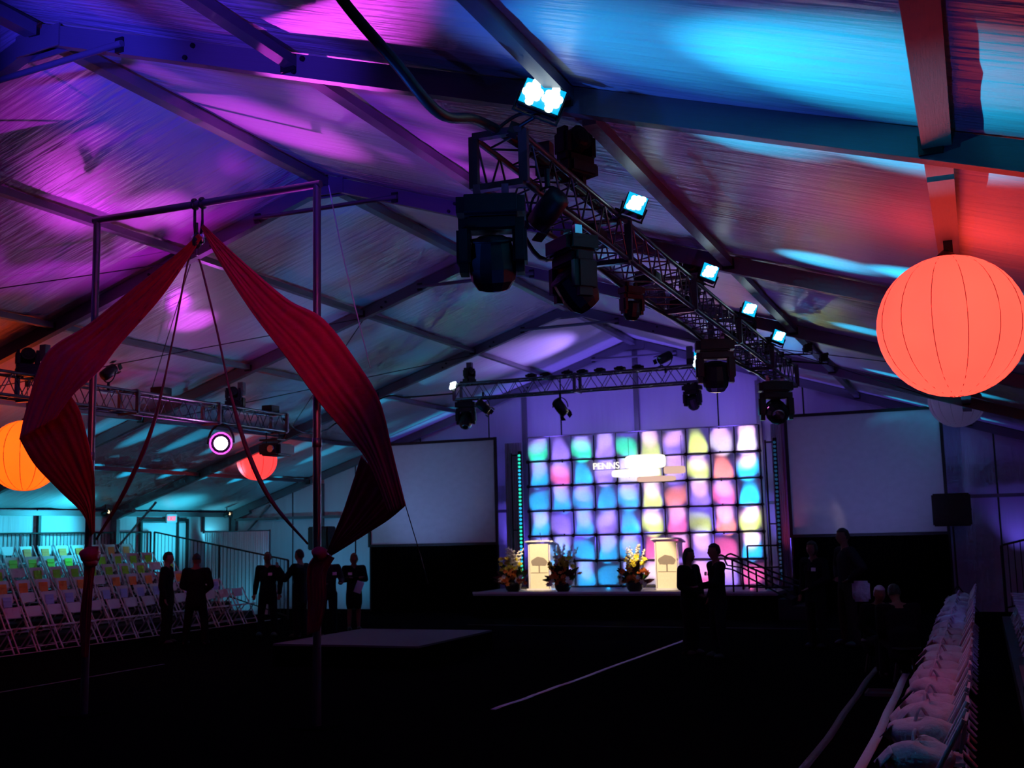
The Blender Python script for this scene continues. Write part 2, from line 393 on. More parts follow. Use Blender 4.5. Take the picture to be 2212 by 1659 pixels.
# ================================================================== TRUSSES
def truss(name, label, a, b, s, group=None, seg=.42, mt=None):
    """four chords, lattice on each face, welded end frames"""
    mt = mt or M_alu
    a = Vector(a); b = Vector(b); d = b-a; L = d.length; y = d.normalized(); x = y.cross(Vector((0, 0, 1))).normalized(); z = Vector((0, 0, 1))
    t = thing(name, label, 'truss', a, 0, group); h = s/2
    C = [x*sx*h+z*sz*h for sx, sz in ((-1, -1), (1, -1), (1, 1), (-1, 1))]
    for c in C: rod(t, 'chord', c, c+d, .024, mt, 10)
    n = int(L/seg)
    for k in range(n):
        p0 = y*(L*k/n); p1 = y*(L*(k+1)/n); pm = (p0+p1)/2
        for i in range(4):
            A, B = C[i], C[(i+1) % 4]
            rod(t, 'brace', A+p0, B+pm, .009, mt, 5); rod(t, 'brace', B+pm, A+p1, .009, mt, 5)
    for q in [0, L]+[L*j/max(1, round(L/2.4)) for j in range(1, max(1, round(L/2.4)))]:
        fr_ = link('end_frame', None, t); fr_.location = y*q
        for i in range(4): beam(fr_, 'frame_bar', C[i]*1.12, C[(i+1) % 4]*1.12, .065, .045, mt)
    return t
TR = truss('lighting_truss', 'long aluminium box truss running from the black cable end toward the stage on the right', (-2.95, 7.0, 4.62), (-2.95, 19.7, 4.62), .34)
TL_ = truss('lighting_truss', 'aluminium box truss over the left seats holding the magenta beam and projector', (-13.1, 6.0, 4.35), (-13.1, 19.2, 4.35), .34)
TB = truss('lighting_truss', 'aluminium box truss crossing in front of the purple gable above the stage', (-10.75, 22.8, 5.22), (-5.0, 22.8, 5.22), .34)
# chain hoists from the drop brackets to the trusses
def hoist(x, y, z1, label):
    z0 = roofz(x)-.56
    if z0-z1 < .12: z0 = z1+.12
    t = thing('chain_hoist', label, 'hoist', (x, y, z1))
    rod(t, 'chain', (0, 0, 0), (0, 0, z0-z1+.02), .012, M_iron, 6); rod(t, 'hook', (0, 0, 0), (0, 0, .05), .025, M_iron)
    block(t, 'motor', (0, 0, (z0-z1)*.45), (.13, .11, .2), M_black, None, .1)
hoist(-2.95, 7.93, 4.80, 'black chain hoist over the near end of the right truss')
hoist(-2.95, 12.93, 4.80, 'black chain hoist over the middle of the right truss')
hoist(-2.95, 17.93, 4.80, 'black chain hoist over the far end of the right truss')
hoist(-13.1, 12.93, 4.53, 'chain hoist above the left truss behind the red silk')
hoist(-13.1, 17.93, 4.53, 'chain hoist above the projector end of the left truss')
hoist(-10.5, 22.93, 5.40, 'chain hoist at the left end of the stage truss')
hoist(-5.4, 22.93, 5.40, 'chain hoist at the right end of the stage truss')

# ================================================================== LANTERNS
def lantern(c, D, col, s, label, hang, mt_line, seams=14):
    c = Vector(c); t = thing('paper_lantern', label, 'lantern', c); R_ = D/2
    mname = 'lantern_'+label.split()[0]+label.split()[1]
    M_ = bpy.data.materials.new(mname); M_.use_nodes = True; nt = M_.node_tree; b = nt.nodes['Principled BSDF']
    b.inputs['Base Color'].default_value = (.25, .08, .06, 1) if s > .2 else (.8, .8, .85, 1); b.inputs['Roughness'].default_value = .6
    if s > 0:
        tc = nt.nodes.new('ShaderNodeTexCoord'); n = nt.nodes.new('ShaderNodeTexNoise'); n.inputs['Scale'].default_value = 1.2/D
        mx = nt.nodes.new('ShaderNodeMix'); mx.data_type = 'RGBA'
        mx.inputs[6].default_value = (*[q*.85 for q in col], 1); mx.inputs[7].default_value = (col[0], col[1]*1.6, col[2]*1.3, 1)
        nt.links.new(tc.outputs['Object'], n.inputs['Vector']); nt.links.new(n.outputs['Fac'], mx.inputs[0])
        nt.links.new(mx.outputs[2], b.inputs['Emission Color']); b.inputs['Emission Strength'].default_value = s
    bm = bmesh.new(); nu, nv = seams*4, 20; V = []
    for j in range(nv+1):
        th = pi*(.03+.94*j/nv); ring = []
        for i in range(nu):
            ph = 2*pi*i/nu; q = 1-.018*abs(cos(ph*seams/2))**6*sin(th)
            ring.append(bm.verts.new((R_*q*sin(th)*cos(ph), R_*q*sin(th)*sin(ph), R_*.99*cos(th))))
        V.append(ring)
    for j in range(nv):
        for i in range(nu): bm.faces.new((V[j][i], V[j+1][i], V[j+1][(i+1) % nu], V[j][(i+1) % nu]))
    from_bm('shade', bm, M_, t, True)
    for i in range(seams):
        ph = 2*pi*i/seams
        pts = [(R_*.988*sin(pi*(.03+.94*j/16))*cos(ph), R_*.988*sin(pi*(.03+.94*j/16))*sin(ph), R_*.985*cos(pi*(.03+.94*j/16))) for j in range(17)]
        tube(t, 'seam', pts, .0035 if D < 1.18 and D > 1.1 else .007, mt_line, 5)
    lathe(t, 'top_cap', [(R_*.12, R_*.97), (R_*.12, R_*1.02), (R_*.05, R_*1.08)], M_black, 12)
    h = Vector(hang)-c
    rod(t, 'cord', (0, 0, R_*1.05), h, .008, M_iron, 6)
    block(t, 'clip', (h.x, h.y, h.z-.07), (.07, .05, .16), M_black)
M_seam_r = emat('seam_red', (.5, .03, .03), .55); M_seam_o = emat('seam_orange', (.6, .06, .01), .6); M_seam_w = mat('seam_grey', (.3, .3, .35), .7)
lantern((-.10, 9.5, 3.57), 1.15, (3, .112, .085), 1.05, 'large glowing coral lantern hanging at the right', (-.08, 9.5, roofz(-.08)-.155), M_seam_r)
lantern((-.27, 25.0, 4.56), 1.15, (.22, .14, .5), .12, 'pale unlit lantern behind and below the large coral one', (-.08, 25.0, roofz(-.1)-.1), M_seam_w)  # faint violet glow put into the unlit shade's colour
lantern((-14.75, 14.2, 3.50), 1.2, (2.6, .15, .008), 1.1, 'glowing orange lantern at the left edge behind red silk', (-14.75, 14.2, roofz(-14.75)-.02), M_seam_o)
lantern((-16.66, 23.46, 3.98), 1.0, (2.4, .06, .07), 1.0, 'small glowing red lantern behind the projector', (-16.66, 23.46, roofz(-16.66)-.02), M_seam_r, 10)

# ================================================================== STAGE
SZ = .6
st = thing('stage', 'low black stage with grey deck in front of the lit panel wall', 'stage', (-7.95, 26.6, 0))
block(st, 'deck', (0, 0, SZ-.04), (7.4, 2.4, .08), M_stage)
bmx = grid_mesh('skirt', 120, 2, lambda u, v: Vector((-3.7+7.4*u, -1.2-.03-.03*sin(u*300), (SZ-.08)*v+.0)), M_bdrape, st)
block(st, 'front_trim', (0, -1.21, SZ-.01), (7.4, .03, .05), M_clear)
for x in (-3.5, 0, 3.5): block(st, 'support', (x, 0, (SZ-.08)/2), (.1, 2.0, SZ-.08), M_black)
# panel wall
GXL, GXR, GZB, GZT, GY = -10.82, -4.80, .645, 4.50, 27.2
NC, NR = 10, 6; tw = (GXR-GXL)/NC; thh = (GZT-GZB)/NR
pw = thing('panel_wall', 'glowing backdrop of sixty stretched fabric squares on a black grid', 'backdrop', (GXL, GY, GZB))
M_tile = mat('stretch_panel', (.80, .80, .84), .65, trans=.55, bump=.02)
def tile_mesh(sg):
    bm = bmesh.new(); N = 12; V = []
    for i in range(N+1):
        row = []
        for j in range(N+1):
            u, v = i/N*2-1, j/N*2-1
            cx_ = u*(1-.09*(1-v*v)*(1 if sg > 0 else .25)); cz_ = v*(1-.10*(1-u*u)*(.25 if sg > 0 else 1))
            dy = .07*sg*(u*u-v*v)-.05*(1-u*u)*(1-v*v)
            row.append(bm.verts.new((cx_*tw*.472, dy, cz_*thh*.472)))
        V.append(row)
    for i in range(N):
        for j in range(N): bm.faces.new((V[i][j], V[i+1][j], V[i+1][j+1], V[i][j+1]))
    me = bpy.data.meshes.new('tile'); bm.to_mesh(me); bm.free(); me.materials.append(M_tile)
    for p in me.polygons: p.use_smooth = True
    return me
TM = [tile_mesh(1), tile_mesh(-1)]
for i in range(NC):
    for j in range(NR):
        o = link('panel', TM[(i+j) % 2], pw); o.location = ((i+.5)*tw, 0, (j+.5)*thh)
for i in range(NC+1): rod(pw, 'upright', (i*tw, .04, -.02), (i*tw, .04, NR*thh), .02, M_black)
for j in range(NR+1): rod(pw, 'crossbar', (0, .0, j*thh), (NC*tw, .0, j*thh), .021, M_black if j < NR else M_glint)
for i in range(NC+1):
    for j in range(1, NR):
        rod(pw, 'connector', (i*tw, -.05, j*thh), (i*tw, .05, j*thh), .045, M_black, 8)
# coloured LED units behind and below each panel (the wall is back-lit)
CYN = (.03, .55, 1); GRN = (.05, .9, .55); PNK = (1, .22, .55); VIO = (.45, .30, 1); YLW = (.75, .85, .25); ORA = (1, .35, .30); WHT = (.9, .8, 1)
rowpal = {5: [GRN, VIO, GRN, VIO, GRN, YLW, VIO, YLW, WHT, WHT], 4: [CYN, PNK, CYN, VIO, WHT, YLW, VIO, YLW, ORA, CYN],
          3: [CYN, CYN, CYN, CYN, CYN, YLW, ORA, VIO, PNK, CYN], 2: [CYN, VIO, CYN, VIO, CYN, YLW, PNK, YLW, ORA, YLW],
          1: [VIO, CYN, CYN, CYN, CYN, PNK, PNK, VIO, PNK, CYN], 0: [VIO, CYN, CYN, CYN, CYN, WHT, VIO, PNK, VIO, PNK]}
for j in range(NR):
    for i in range(NC):
        c = rowpal[j][i]
        up = -1 if (i+j) % 2 else 1
        if (i*3+j*5) % 7 == 0: up = -up
        x = GXL+(i+.5)*tw; z = GZB+(j+.5)*thh; dx = .12*(1 if (i*7+j*3) % 3 else -1)
        hot = 1.0 if (i+j) % 2 == 0 or c is CYN else .55
        spot((x+dx, GY+.30, z-.36), (x+dx*.3, GY, z-.20), [q**1.35 for q in c], 270*hot, 72, 1.0, .04)
        if (i+j) % 3: spot((x-dx, GY+.32, z+.30), (x-dx*.3, GY, z+.18), (.45, .32, 1) if i < 5 else (.8, .4, .8), 80, 66, 1.0, .04)
# glowing shapes hung before the wall stand in for a projected logo
lg = thing('projected_logo', 'overexposed glowing white lettering sign across the panel wall', 'sign', (-8.9, GY-.14, 3.58))
def text_mesh(txt, size, name, mt, parent, loc, rot=(pi/2, 0, 0), ext=.008):
    cu = bpy.data.curves.new(name, 'FONT'); cu.body = txt; cu.size = size; cu.extrude = ext
    tmp = bpy.data.objects.new('tmp', cu); COL.objects.link(tmp)
    bpy.context.view_layer.update()
    me = bpy.data.meshes.new_from_object(tmp); bpy.data.objects.remove(tmp)
    me.materials.clear(); me.materials.append(mt); o = link(name, me, parent); o.location = loc; o.rotation_euler = rot; return o
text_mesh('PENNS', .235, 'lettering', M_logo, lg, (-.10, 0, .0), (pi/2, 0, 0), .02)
def soft_bar(parent, name, c, w_, h_, mt):
    bm = bmesh.new(); n = 20
    vs = []
    for k in range(n):
        a = 2*pi*k/n; ca, sa = cos(a), sin(a)
        vs.append(bm.verts.new((math.copysign(abs(ca)**.4, ca)*w_/2, 0, math.copysign(abs(sa)**.4, sa)*h_/2)))
    f = bm.faces.new(vs); r = bmesh.ops.extrude_face_region(bm, geom=[f])
    bmesh.ops.translate(bm, verts=[v for v in r['geom'] if isinstance(v, bmesh.types.BMVert)], vec=(0, .02, 0))
    o = from_bm(name, bm, mt, parent); o.location = c; return o
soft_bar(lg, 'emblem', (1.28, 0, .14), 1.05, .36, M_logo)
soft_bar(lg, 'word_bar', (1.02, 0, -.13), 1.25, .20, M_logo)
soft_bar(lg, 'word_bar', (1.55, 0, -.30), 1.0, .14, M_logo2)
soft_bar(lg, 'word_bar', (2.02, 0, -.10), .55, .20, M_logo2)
for x in (.85, 2.2): rod(lg, 'hanger', (x, .03, -.25), (x, .03, .75), .006, M_iron, 6)  # added hangers, the projected logo has none
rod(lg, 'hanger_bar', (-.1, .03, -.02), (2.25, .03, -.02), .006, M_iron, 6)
# LED stick lights on stands at each side
for (x, lab, ms) in ((-11.03, 'vertical stick of green and blue lights left of the panel wall', (M_tubeg, M_tubeb)),
                     (-4.42, 'dim blue vertical stick of lights right of the panel wall', (M_dim, M_dim))):
    t = thing('led_stick', lab, 'light', (x, 27.1, SZ))
    block(t, 'foot', (0, 0, .02), (.35, .35, .04), M_black)
    block(t, 'housing', (0, .05, 1.85), (.09, .06, 3.4), M_black)
    for k in range(34):
        rod(t, 'led', (0, .01, .2+k*.098), (0, -.02, .2+k*.098), .034, ms[(k//5) % 2], 8)
    rod(t, 'stand_pole', (-.22, .0, 0), (-.22, .0, 3.5), .022, M_black); rod(t, 'stand_arm', (-.22, 0, 3.45), (0, .03, 3.45), .02, M_black)
    rod(t, 'stand_arm', (-.22, 0, 1.5), (0, .03, 1.5), .015, M_black)
# podiums
def podium(x, y, lab):
    t = thing('podium', lab, 'podium', (x, y, SZ))
    block(t, 'front_panel', (0, -.2, .58), (.50, .02, 1.12), M_cream)
    for s in (-1, 1): block(t, 'side_panel', (s*.28, 0, .56), (.03, .4, 1.12), M_clear)
    block(t, 'top', (0, -.02, 1.16), (.76, .5, .04), M_clear, (radians(-12), 0, 0), .1)
    block(t, 'base', (0, 0, .02), (.66, .5, .04), M_clear)
    o = link('tree_emblem', None, t); o.location = (0, -.215, .62)
    bm = bmesh.new()
    pts = [(.21*cos(a)*(1+.06*sin(5*a)), .15*max(-.45, sin(a))*(1+.05*cos(7*a))+.05) for a in [2*pi*k/36 for k in range(36)]]
    f = bm.faces.new([bm.verts.new((px, 0, pz)) for px, pz in pts])
    r = bmesh.ops.extrude_face_region(bm, geom=[f]); bmesh.ops.translate(bm, verts=[v for v in r['geom'] if isinstance(v, bmesh.types.BMVert)], vec=(0, .006, 0))
    from_bm('crown', bm, M_tree, o); block(o, 'trunk', (0, .002, -.09), (.035, .006, .2), M_tree); block(o, 'ground_line', (0, .002, -.19), (.44, .006, .012), M_tree)
    rod(t, 'microphone', (0, 0, 1.17), (0, -.1, 1.42), .008, M_black, 6)
podium(-10.25, 26.55, 'white podium with tree emblem at the left end of the stage')
podium(-6.98, 26.55, 'white podium with tree emblem beside the couple in silhouette')
# flowers
def petal_mesh(mt, n=6, r=.05):
    k = ('bloom', mt.name)
    if k not in UNIT:
        bm = bmesh.new()
        for i in range(n):
            a = 2*pi*i/n; d = Vector((cos(a), sin(a), 0)); e = Vector((-sin(a), cos(a), 0))
            c = bm.verts.new((0, 0, 0)); p1 = bm.verts.new(d*r*.6+e*r*.35+Vector((0, 0, r*.4))); p2 = bm.verts.new(d*r*1.1+Vector((0, 0, r*.3))); p3 = bm.verts.new(d*r*.6-e*r*.35+Vector((0, 0, r*.4)))
            bm.faces.new((c, p3, p2, p1))
        bmesh.ops.create_icosphere(bm, subdivisions=1, radius=r*.35)
        me = bpy.data.meshes.new('bloom'); bm.to_mesh(me); bm.free(); me.materials.append(mt); UNIT[k] = me
    return UNIT[k]
def leaf_mesh(mt):
    k = ('leaf', mt.name)
    if k not in UNIT:
        bm = bmesh.new(); V = []
        for i in range(5):
            q = i/4; w_ = .045*sin(pi*min(1, q*.9+.05)); V.append([bm.verts.new((-w_, -.06*q*q, .34*q)), bm.verts.new((0, .012-.06*q*q, .34*q)), bm.verts.new((w_, -.06*q*q, .34*q))])
        for A, B in zip(V, V[1:]):
            for s in (0, 1): bm.faces.new((A[s], A[s+1], B[s+1], B[s]))
        me = bpy.data.meshes.new('leaf'); bm.to_mesh(me); bm.free(); me.materials.append(mt); UNIT[k] = me
    return UNIT[k]
def spike_mesh():
    k = 'spike'
    if k not in UNIT:
        bm = bmesh.new(); tube_bm(bm, [(0, 0, 0), (0, 0, .25), (.01, 0, .5)], .01, 5)
        for i in range(12):
            z = .12+i*.032; a = i*2.4; r = .035*(1-i*.05)
            bmesh.ops.create_icosphere(bm, subdivisions=1, radius=r, matrix=Matrix.Translation((cos(a)*.02, sin(a)*.02, z)))
        me = bpy.data.meshes.new('flower_spike'); bm.to_mesh(me); bm.free(); me.materials.append(M_wing); UNIT[k] = me
    return UNIT[k]
def flowers(x, y, lab, seed):
    rnd = random.Random(seed); t = thing('flower_arrangement', lab, 'flowers', (x, y, SZ))
    t.scale = (1.3, 1.3, 1.25)
    lathe(t, 'vase', [(.10, 0), (.14, .05), (.16, .14), (.12, .2)], M_black, 14)
    for i in range(9):
        o = link('flower_spike', spike_mesh(), t); a = rnd.uniform(-.5, .5); o.location = (a*.18, rnd.uniform(-.04, .04), .42); o.rotation_euler = (rnd.uniform(-.25, .1), a*1.1, rnd.uniform(0, 6)); o.scale = (1, 1, rnd.uniform(.8, 1.05))
    for i in range(24):
        o = link('yellow_bloom', petal_mesh(M_yel), t); o.location = (rnd.gauss(0, .10), rnd.uniform(-.14, .04), rnd.uniform(.42, .66)); o.rotation_euler = (rnd.uniform(.4, 1.4), rnd.uniform(-.6, .6), 0); o.scale = [rnd.uniform(.9, 1.3)]*3
    for i in range(22):
        o = link('orange_bloom', petal_mesh(M_orp), t); o.location = (rnd.gauss(.02, .12), rnd.uniform(-.2, 0), rnd.uniform(.16, .42)); o.rotation_euler = (rnd.uniform(.5, 1.5), rnd.uniform(-.6, .6), 0); o.scale = [rnd.uniform(.9, 1.3)]*3
    for i in range(18):
        o = link('leaf', leaf_mesh(M_burg if i % 2 else M_leaf), t); a = rnd.uniform(-1, 1); o.location = (a*.05, 0, rnd.uniform(.12, .3)); o.rotation_euler = (rnd.uniform(-.3, .5), a*1.5, rnd.uniform(-.4, .4))
    for i in range(8):
        o = link('white_bloom', petal_mesh(M_wing), t); o.location = (rnd.choice((-1, 1))*rnd.uniform(.1, .24), rnd.uniform(-.2, -.05), rnd.uniform(.12, .3)); o.rotation_euler = (1.2, 0, 0)
flowers(-10.72, 25.75, 'flower arrangement at the far left of the stage beside the light stick', 1)
flowers(-9.42, 25.75, 'flower arrangement just right of the left podium', 2)
flowers(-7.62, 25.75, 'flower arrangement just left of the right podium', 3)
# handrails by the stage stairs
hr = thing('stair_handrail', 'black tube handrail with rounded end at right of the stage', 'handrail', (-5.3, 25.3, SZ))
for dy in (0, 1.1):
    tube(hr, 'rail_tube', curve_pts([(-.25, dy, .56), (-.30, dy, .72), (-.18, dy, .82), (0, dy, .76), (.9, dy, .36), (1.6, dy, .1)], 6), .022, M_iron)
    tube(hr, 'lower_rail', [(-.25, dy, .56), (.1, dy, .5), (.9, dy, .08), (1.4, dy, -.2)], .018, M_iron)
    rod(hr, 'rail_post', (.1, dy, 0), (.1, dy, .72), .02, M_iron); rod(hr, 'rail_post', (.62, dy, 0), (.62, dy, .5), .02, M_iron)
gr_ = thing('guard_rail', 'black guard rail on the stage edge right of the panel wall', 'railing', (-5.1, 26.6, SZ))
for z in (.04, .5, 1.0): rod(gr_, 'rail', (0, 0, z), (.8, 0, z), .018, M_iron)
for x in (0, .4, .8): rod(gr_, 'rail_post', (x, 0, 0), (x, 0, 1.0), .02, M_iron)
ss = thing('stair_unit', 'black stair unit down from the right end of the stage', 'stairs', (-4.22, 25.9, 0))
for k in range(3): block(ss, 'step', (.15+k*.3, 0, (.45-k*.15)/2), (.3, 1.4, .45-k*.15), M_black)
# screens
def screen(x0, x1, z0, z1, y, lab):
    t = thing('projection_screen', lab, 'screen', ((x0+x1)/2, y, 0)); W_ = x1-x0; zc = (z0+z1)/2; H_ = z1-z0
    block(t, 'screen_surface', (0, .02, zc), (W_, .01, H_), M_screen)
    for s in (-1, 1): block(t, 'frame_side', (s*(W_/2+.03), 0, zc), (.07, .06, H_+.14), M_black); rod(t, 'leg', (s*(W_/2+.03), .05, 0), (s*(W_/2+.03), .05, z0), .03, M_black)
    for z in (z0-.03, z1+.03): block(t, 'frame_rail', (0, 0, z), (W_+.13, .06, .07), M_black)
    grid_mesh('skirt', 160, 2, lambda u, v: Vector((-(W_+.1)/2+(W_+.1)*u, .03+.035*sin(u*260), .01+(z0-.05)*v)), M_bdrape, t)
screen(-15.55, -11.78, 1.80, 4.50, 27.2, 'wide projection screen left of the stage with black skirt')
screen(-4.12, -.70, 1.83, 4.62, 27.2, 'wide projection screen right of the stage with black skirt')
dr = tag(grid_mesh('drape_column', 30, 10, lambda u, v: Vector((-4.55+.32*u+.25*0, 27.45+.03*sin(u*40), .61+3.9*v)), M_gdrape), 'narrow red-lit drape strip between panel wall and right screen', 'drape')
dr2 = tag(grid_mesh('drape_column', 40, 10, lambda u, v: Vector((-11.60+.50*u, 27.5+.03*sin(u*50), .61+3.8*v)), M_gdrape), 'narrow violet drape strip between left screen and light stick', 'drape')
# white partition behind the left bleachers
pt = thing('partition_curtain', 'pale translucent curtain partition behind the sloping railing', 'curtain', (-19.9, 25.6, 0))
for k in range(4):
    grid_mesh('curtain_panel', 24, 4, lambda u, v, k=k: Vector((k*.53+.52*u, .025*sin((u+k)*44), .02+2.22*v)), M_wallf, pt)
for x in (0, 2.13): rod(pt, 'pole', (x, .04, 0), (x, .04, 2.28), .02, M_alu)
rod(pt, 'top_pole', (0, .04, 2.25), (2.13, .04, 2.25), .015, M_alu)

# ================================================================== FIXTURES
def moving_head(loc, lab, yaw=0, tilt=0, s=1.0, lens=None, dirn=-1):
    """hanging (dirn=-1) or standing moving head: base, yoke arms, tapered head"""
    t = thing('moving_head_light', lab, 'stage light', loc, yaw); d = dirn
    block(t, 'base', (0, 0, d*.08*s), (.48*s, .32*s, .15*s), M_black, None, .12)
    for sx in (-.1, .1): block(t, 'clamp', (sx*s, 0, -d*.03*s), (.05*s, .07*s, .12*s), M_glint if s > .9 else M_black)
    block(t, 'yoke_bridge', (0, 0, d*.20*s), (.46*s, .20*s, .10*s), M_black, None, .14)
    for sx in (-1, 1): block(t, 'yoke_arm', (sx*.195*s, 0, d*.36*s), (.10*s, .22*s, .38*s), M_black, None, .2)
    prof = [(.085*s, .14*s), (.135*s, .11*s), (.15*s, .03*s), (.165*s, -.08*s), (.155*s, -.17*s), (.11*s, -.235*s)]
    h = lathe(t, 'head', prof, M_black, 12, False); h.location = (0, 0, d*.42*s); h.rotation_euler = (tilt, 0, 0)
    l = lathe(h, 'lens', [(.095*s, -.238*s), (.07*s, -.246*s), (.02*s, -.25*s)], lens or M_glint, 12)
    rod(h, 'vent_ring', (0, 0, .1*s), (0, 0, .12*s), .15*s, M_black, 14)
    return t
def par_can(loc, target, lab, s=1.0, lens=None, up=1):
    loc = Vector(loc); t = thing('par_can_light', lab, 'stage light', loc); q = (Vector(target)-loc).to_track_quat('-Z', 'Y')
    h = lathe(t, 'can', [(.05*s, .16*s), (.09*s, .13*s), (.095*s, -.02*s), (.085*s, -.14*s)], M_black, 14); h.rotation_mode = 'QUATERNION'; h.rotation_quaternion = q
    q_ = .86 if lens is M_magl else 1; lathe(h, 'lens', [(.08*s*q_, -.1365*s), (.05*s*q_, -.145*s), (.01*s, -.147*s)], lens or M_glint, 14)
    if lens is M_magl: lathe(h, 'lens_rim', [(.098*s, -.128*s), (.078*s, -.1345*s), (.06*s, -.1365*s)], M_magr, 18)  # glowing magenta ring added as the halo round the lens
    for k in range(4):
        a = k*pi/2; block(h, 'barn_door', (cos(a)*.10*s, sin(a)*.10*s, -.18*s), (.09*s if k % 2 else .01, .01 if k % 2 else .09*s, .08*s), M_black)
    pts = [(cos(a)*.14*s, 0, sin(a)*.17*s*up) for a in [pi*k/10 for k in range(11)]]
    tube(t, 'yoke', pts, .010*s, M_black, 6); rod(t, 'clamp', (0, 0, .17*s*up), (0, 0, .30*s*up), .022*s, M_black)
    return t
def led_flood(loc, lab, rows, cols, yaw=0, arm=None, s=1.0):
    t = thing('led_flood_light', lab, 'flood light', loc, yaw); W_, H_ = (.040 if cols != 6 else .050)*cols*s, .050*rows*s
    block(t, 'housing', (0, .05, 0), (W_+.035*s, .08, H_+.035*s), M_black, None, .06)
    block(t, 'lens_halo', (0, .008, 0), (W_+.015*s, .006, H_+.015*s), M_ledhalo)  # cyan glow put into a plate as the halo round the LEDs
    cl = [-.078*s, .078*s] if cols == 6 else [0]
    for c0 in cl:
        P_ = [(0, 0)]+[(cos(k*pi/3+.3)*.050, sin(k*pi/3+.3)*.050*(1 if cols == 6 else 1.25)) for k in range(6)]+([(.06, .07), (-.06, -.07)] if cols != 6 else [(.0, .088), (.0, -.088)])
        for (px_, pz_) in P_:
            rod(t, 'led', (c0+px_*s, .006, pz_*s), (c0+px_*s, -.008, pz_*s), .033*s, M_led, 10)
    if arm:
        a = Vector(arm)-Vector(loc); a.rotate(Matrix.Rotation(-yaw, 3, 'Z'))
        for sx in (-1, 1): rod(t, 'yoke_arm', (sx*(W_/2+.03), .05, 0), (sx*(W_/2+.02), .05, -H_/2-.06), .008, M_black, 6)
        rod(t, 'yoke_bar', (-W_/2-.03, .05, -H_/2-.06), (W_/2+.03, .05, -H_/2-.06), .009, M_black, 6)
        rod(t, 'mount_arm', (0, .05, -H_/2-.06), a, .014, M_black, 6); block(t, 'clamp', a, (.07, .07, .09), M_black)
    return t
# floods beside the right truss
fy = [6.93, 9.2, 12.11, 14.47, 16.8]
flab = ['bright white-cyan LED flood, nearest and largest above the right truss end', 'bright white-cyan LED flood, second along the right truss',
        'bright white-cyan LED flood under the rafter, third along the right truss', 'small bright LED flood, fourth along the right truss', 'smallest bright LED flood, fifth along the right truss']
for i, y in enumerate(fy):
    o = led_flood((-2.58, y, 5.0 if i == 0 else 4.85), flab[i], 4, 6 if i == 0 else 5, .45, (-2.78, y+.15, 4.80), .92 if i == 0 else .82)
    o.rotation_euler = (radians(-12), radians(22), .45)
led_flood(at(1510, 778, 1, 22.6), 'white-cyan LED flood tilted beside the stage truss right end', 5, 3, .3, (-5.2, 22.8, 5.35), 1.4)
# heads on the right truss
moving_head((-2.95, 6.85, 4.30), 'large black moving head hanging at the near end of the right truss', .35, .35, .98)
moving_head((-2.86, 8.25, 4.34), 'black moving head hanging second along the right truss, turned away', -.7, .75, .92)
moving_head((-2.82, 8.3, 4.86), 'black moving head standing on top of the right truss near the cable', 1.1, 1.35, .7, None, 1)
moving_head((-2.95, 13.9, 4.38), 'black moving head hanging at the middle of the right truss', .3, .3, 1.0, M_warm)
moving_head((-3.0, 13.0, 4.86), 'boxy black moving head on top of the right truss middle', .2, 1.3, .62, None, 1)
moving_head((-2.95, 18.45, 4.38), 'black moving head hanging at the far end of the right truss', .3, -1.2, 1.15)
t = thing('indicator_lamp', 'tiny pink glowing lamp on the far moving head', 'lamp', (-3.02, 18.28, 3.92))
rod(t, 'bulb', (0, 0, 0), (0, -.04, 0), .035, M_pink); rod(t, 'socket', (0, 0, 0), (0, .05, 0), .04, M_black)
moving_head((-3.0, 16.6, 4.84), 'small black moving head on top of the right truss far half', .6, 1.3, .5, None, 1)
t = moving_head((-3.0, 10.4, 4.38), 'slim black moving head hanging among the cables of the right truss', .9, .2, .5)
par_can((-2.7, 7.3, 4.30), (-6, 9, 2), 'black par can tucked under the near end of the right truss')
for i, y in enumerate((9.0, 10.9, 12.3, 14.9)):
    t = thing('dimmer_box', ['black dimmer box on the right truss beside the second flood', 'black dimmer box inside the right truss at its second bay', 'black dimmer box on the right truss before the rafter', 'black dimmer box on the right truss beyond the middle head'][i], 'box', (-2.95, y, 4.46))
    block(t, 'case', (0, 0, .08), (.22, .34, .15), M_black, None, .05); block(t, 'handle', (0, .18, .1), (.1, .02, .03), M_iron)
for i, (x, z) in enumerate(((-2.35, 4.86), (-2.2, 4.8))):
    o = led_flood((x, 18.2+.8*i, z), ['dark switched-off flood behind the fifth LED flood', 'dark small flood farthest on the right truss side'][i], 2, 3, .4, (-2.78, 18.2+.8*i, 4.78), .8)
    for c in o.children:
        if c.name.startswith(('led', 'lens')): c.data = unit_cyl(M_black, 8) if c.name.startswith('led') else unit_box(M_black, 0)
# cables at the right truss
c = tube(None, 'power_cable', curve_pts([at(715, -60, 0, -3.4), at(740, 0, 0, -3.3), at(850, 130, 0, -3.1), at(950, 245, 0, -3.0), (-2.98, 6.75, 4.82), (-2.9, 7.6, 4.83), (-2.9, 9.4, 4.82)], 8), .036, M_black, 8)
tag(c, 'thick black cable bundle swooping from the roof to the truss end', 'cable')
c = tube(None, 'power_cable', curve_pts([(-2.98, 6.95, 4.80), (-2.8, 7.0, 4.92), (-2.62, 7.0, 4.9)], 8), .012, M_black, 6); tag(c, 'thin black cable from truss end to nearest flood', 'cable')
c = tube(None, 'power_cable', curve_pts([at(612, 905, 0, -13.0), at(650, 933, 1, 20.2), at(700, 930, 1, 21.0), at(730, 912, 1, 22.6), at(830, 858, 1, 22.8), at(880, 858, 1, 22.8), (-10.8, 22.8, 5.2)], 6), .018, M_black, 6); tag(c, 'black cable sagging from the left truss across to the stage truss', 'cable')
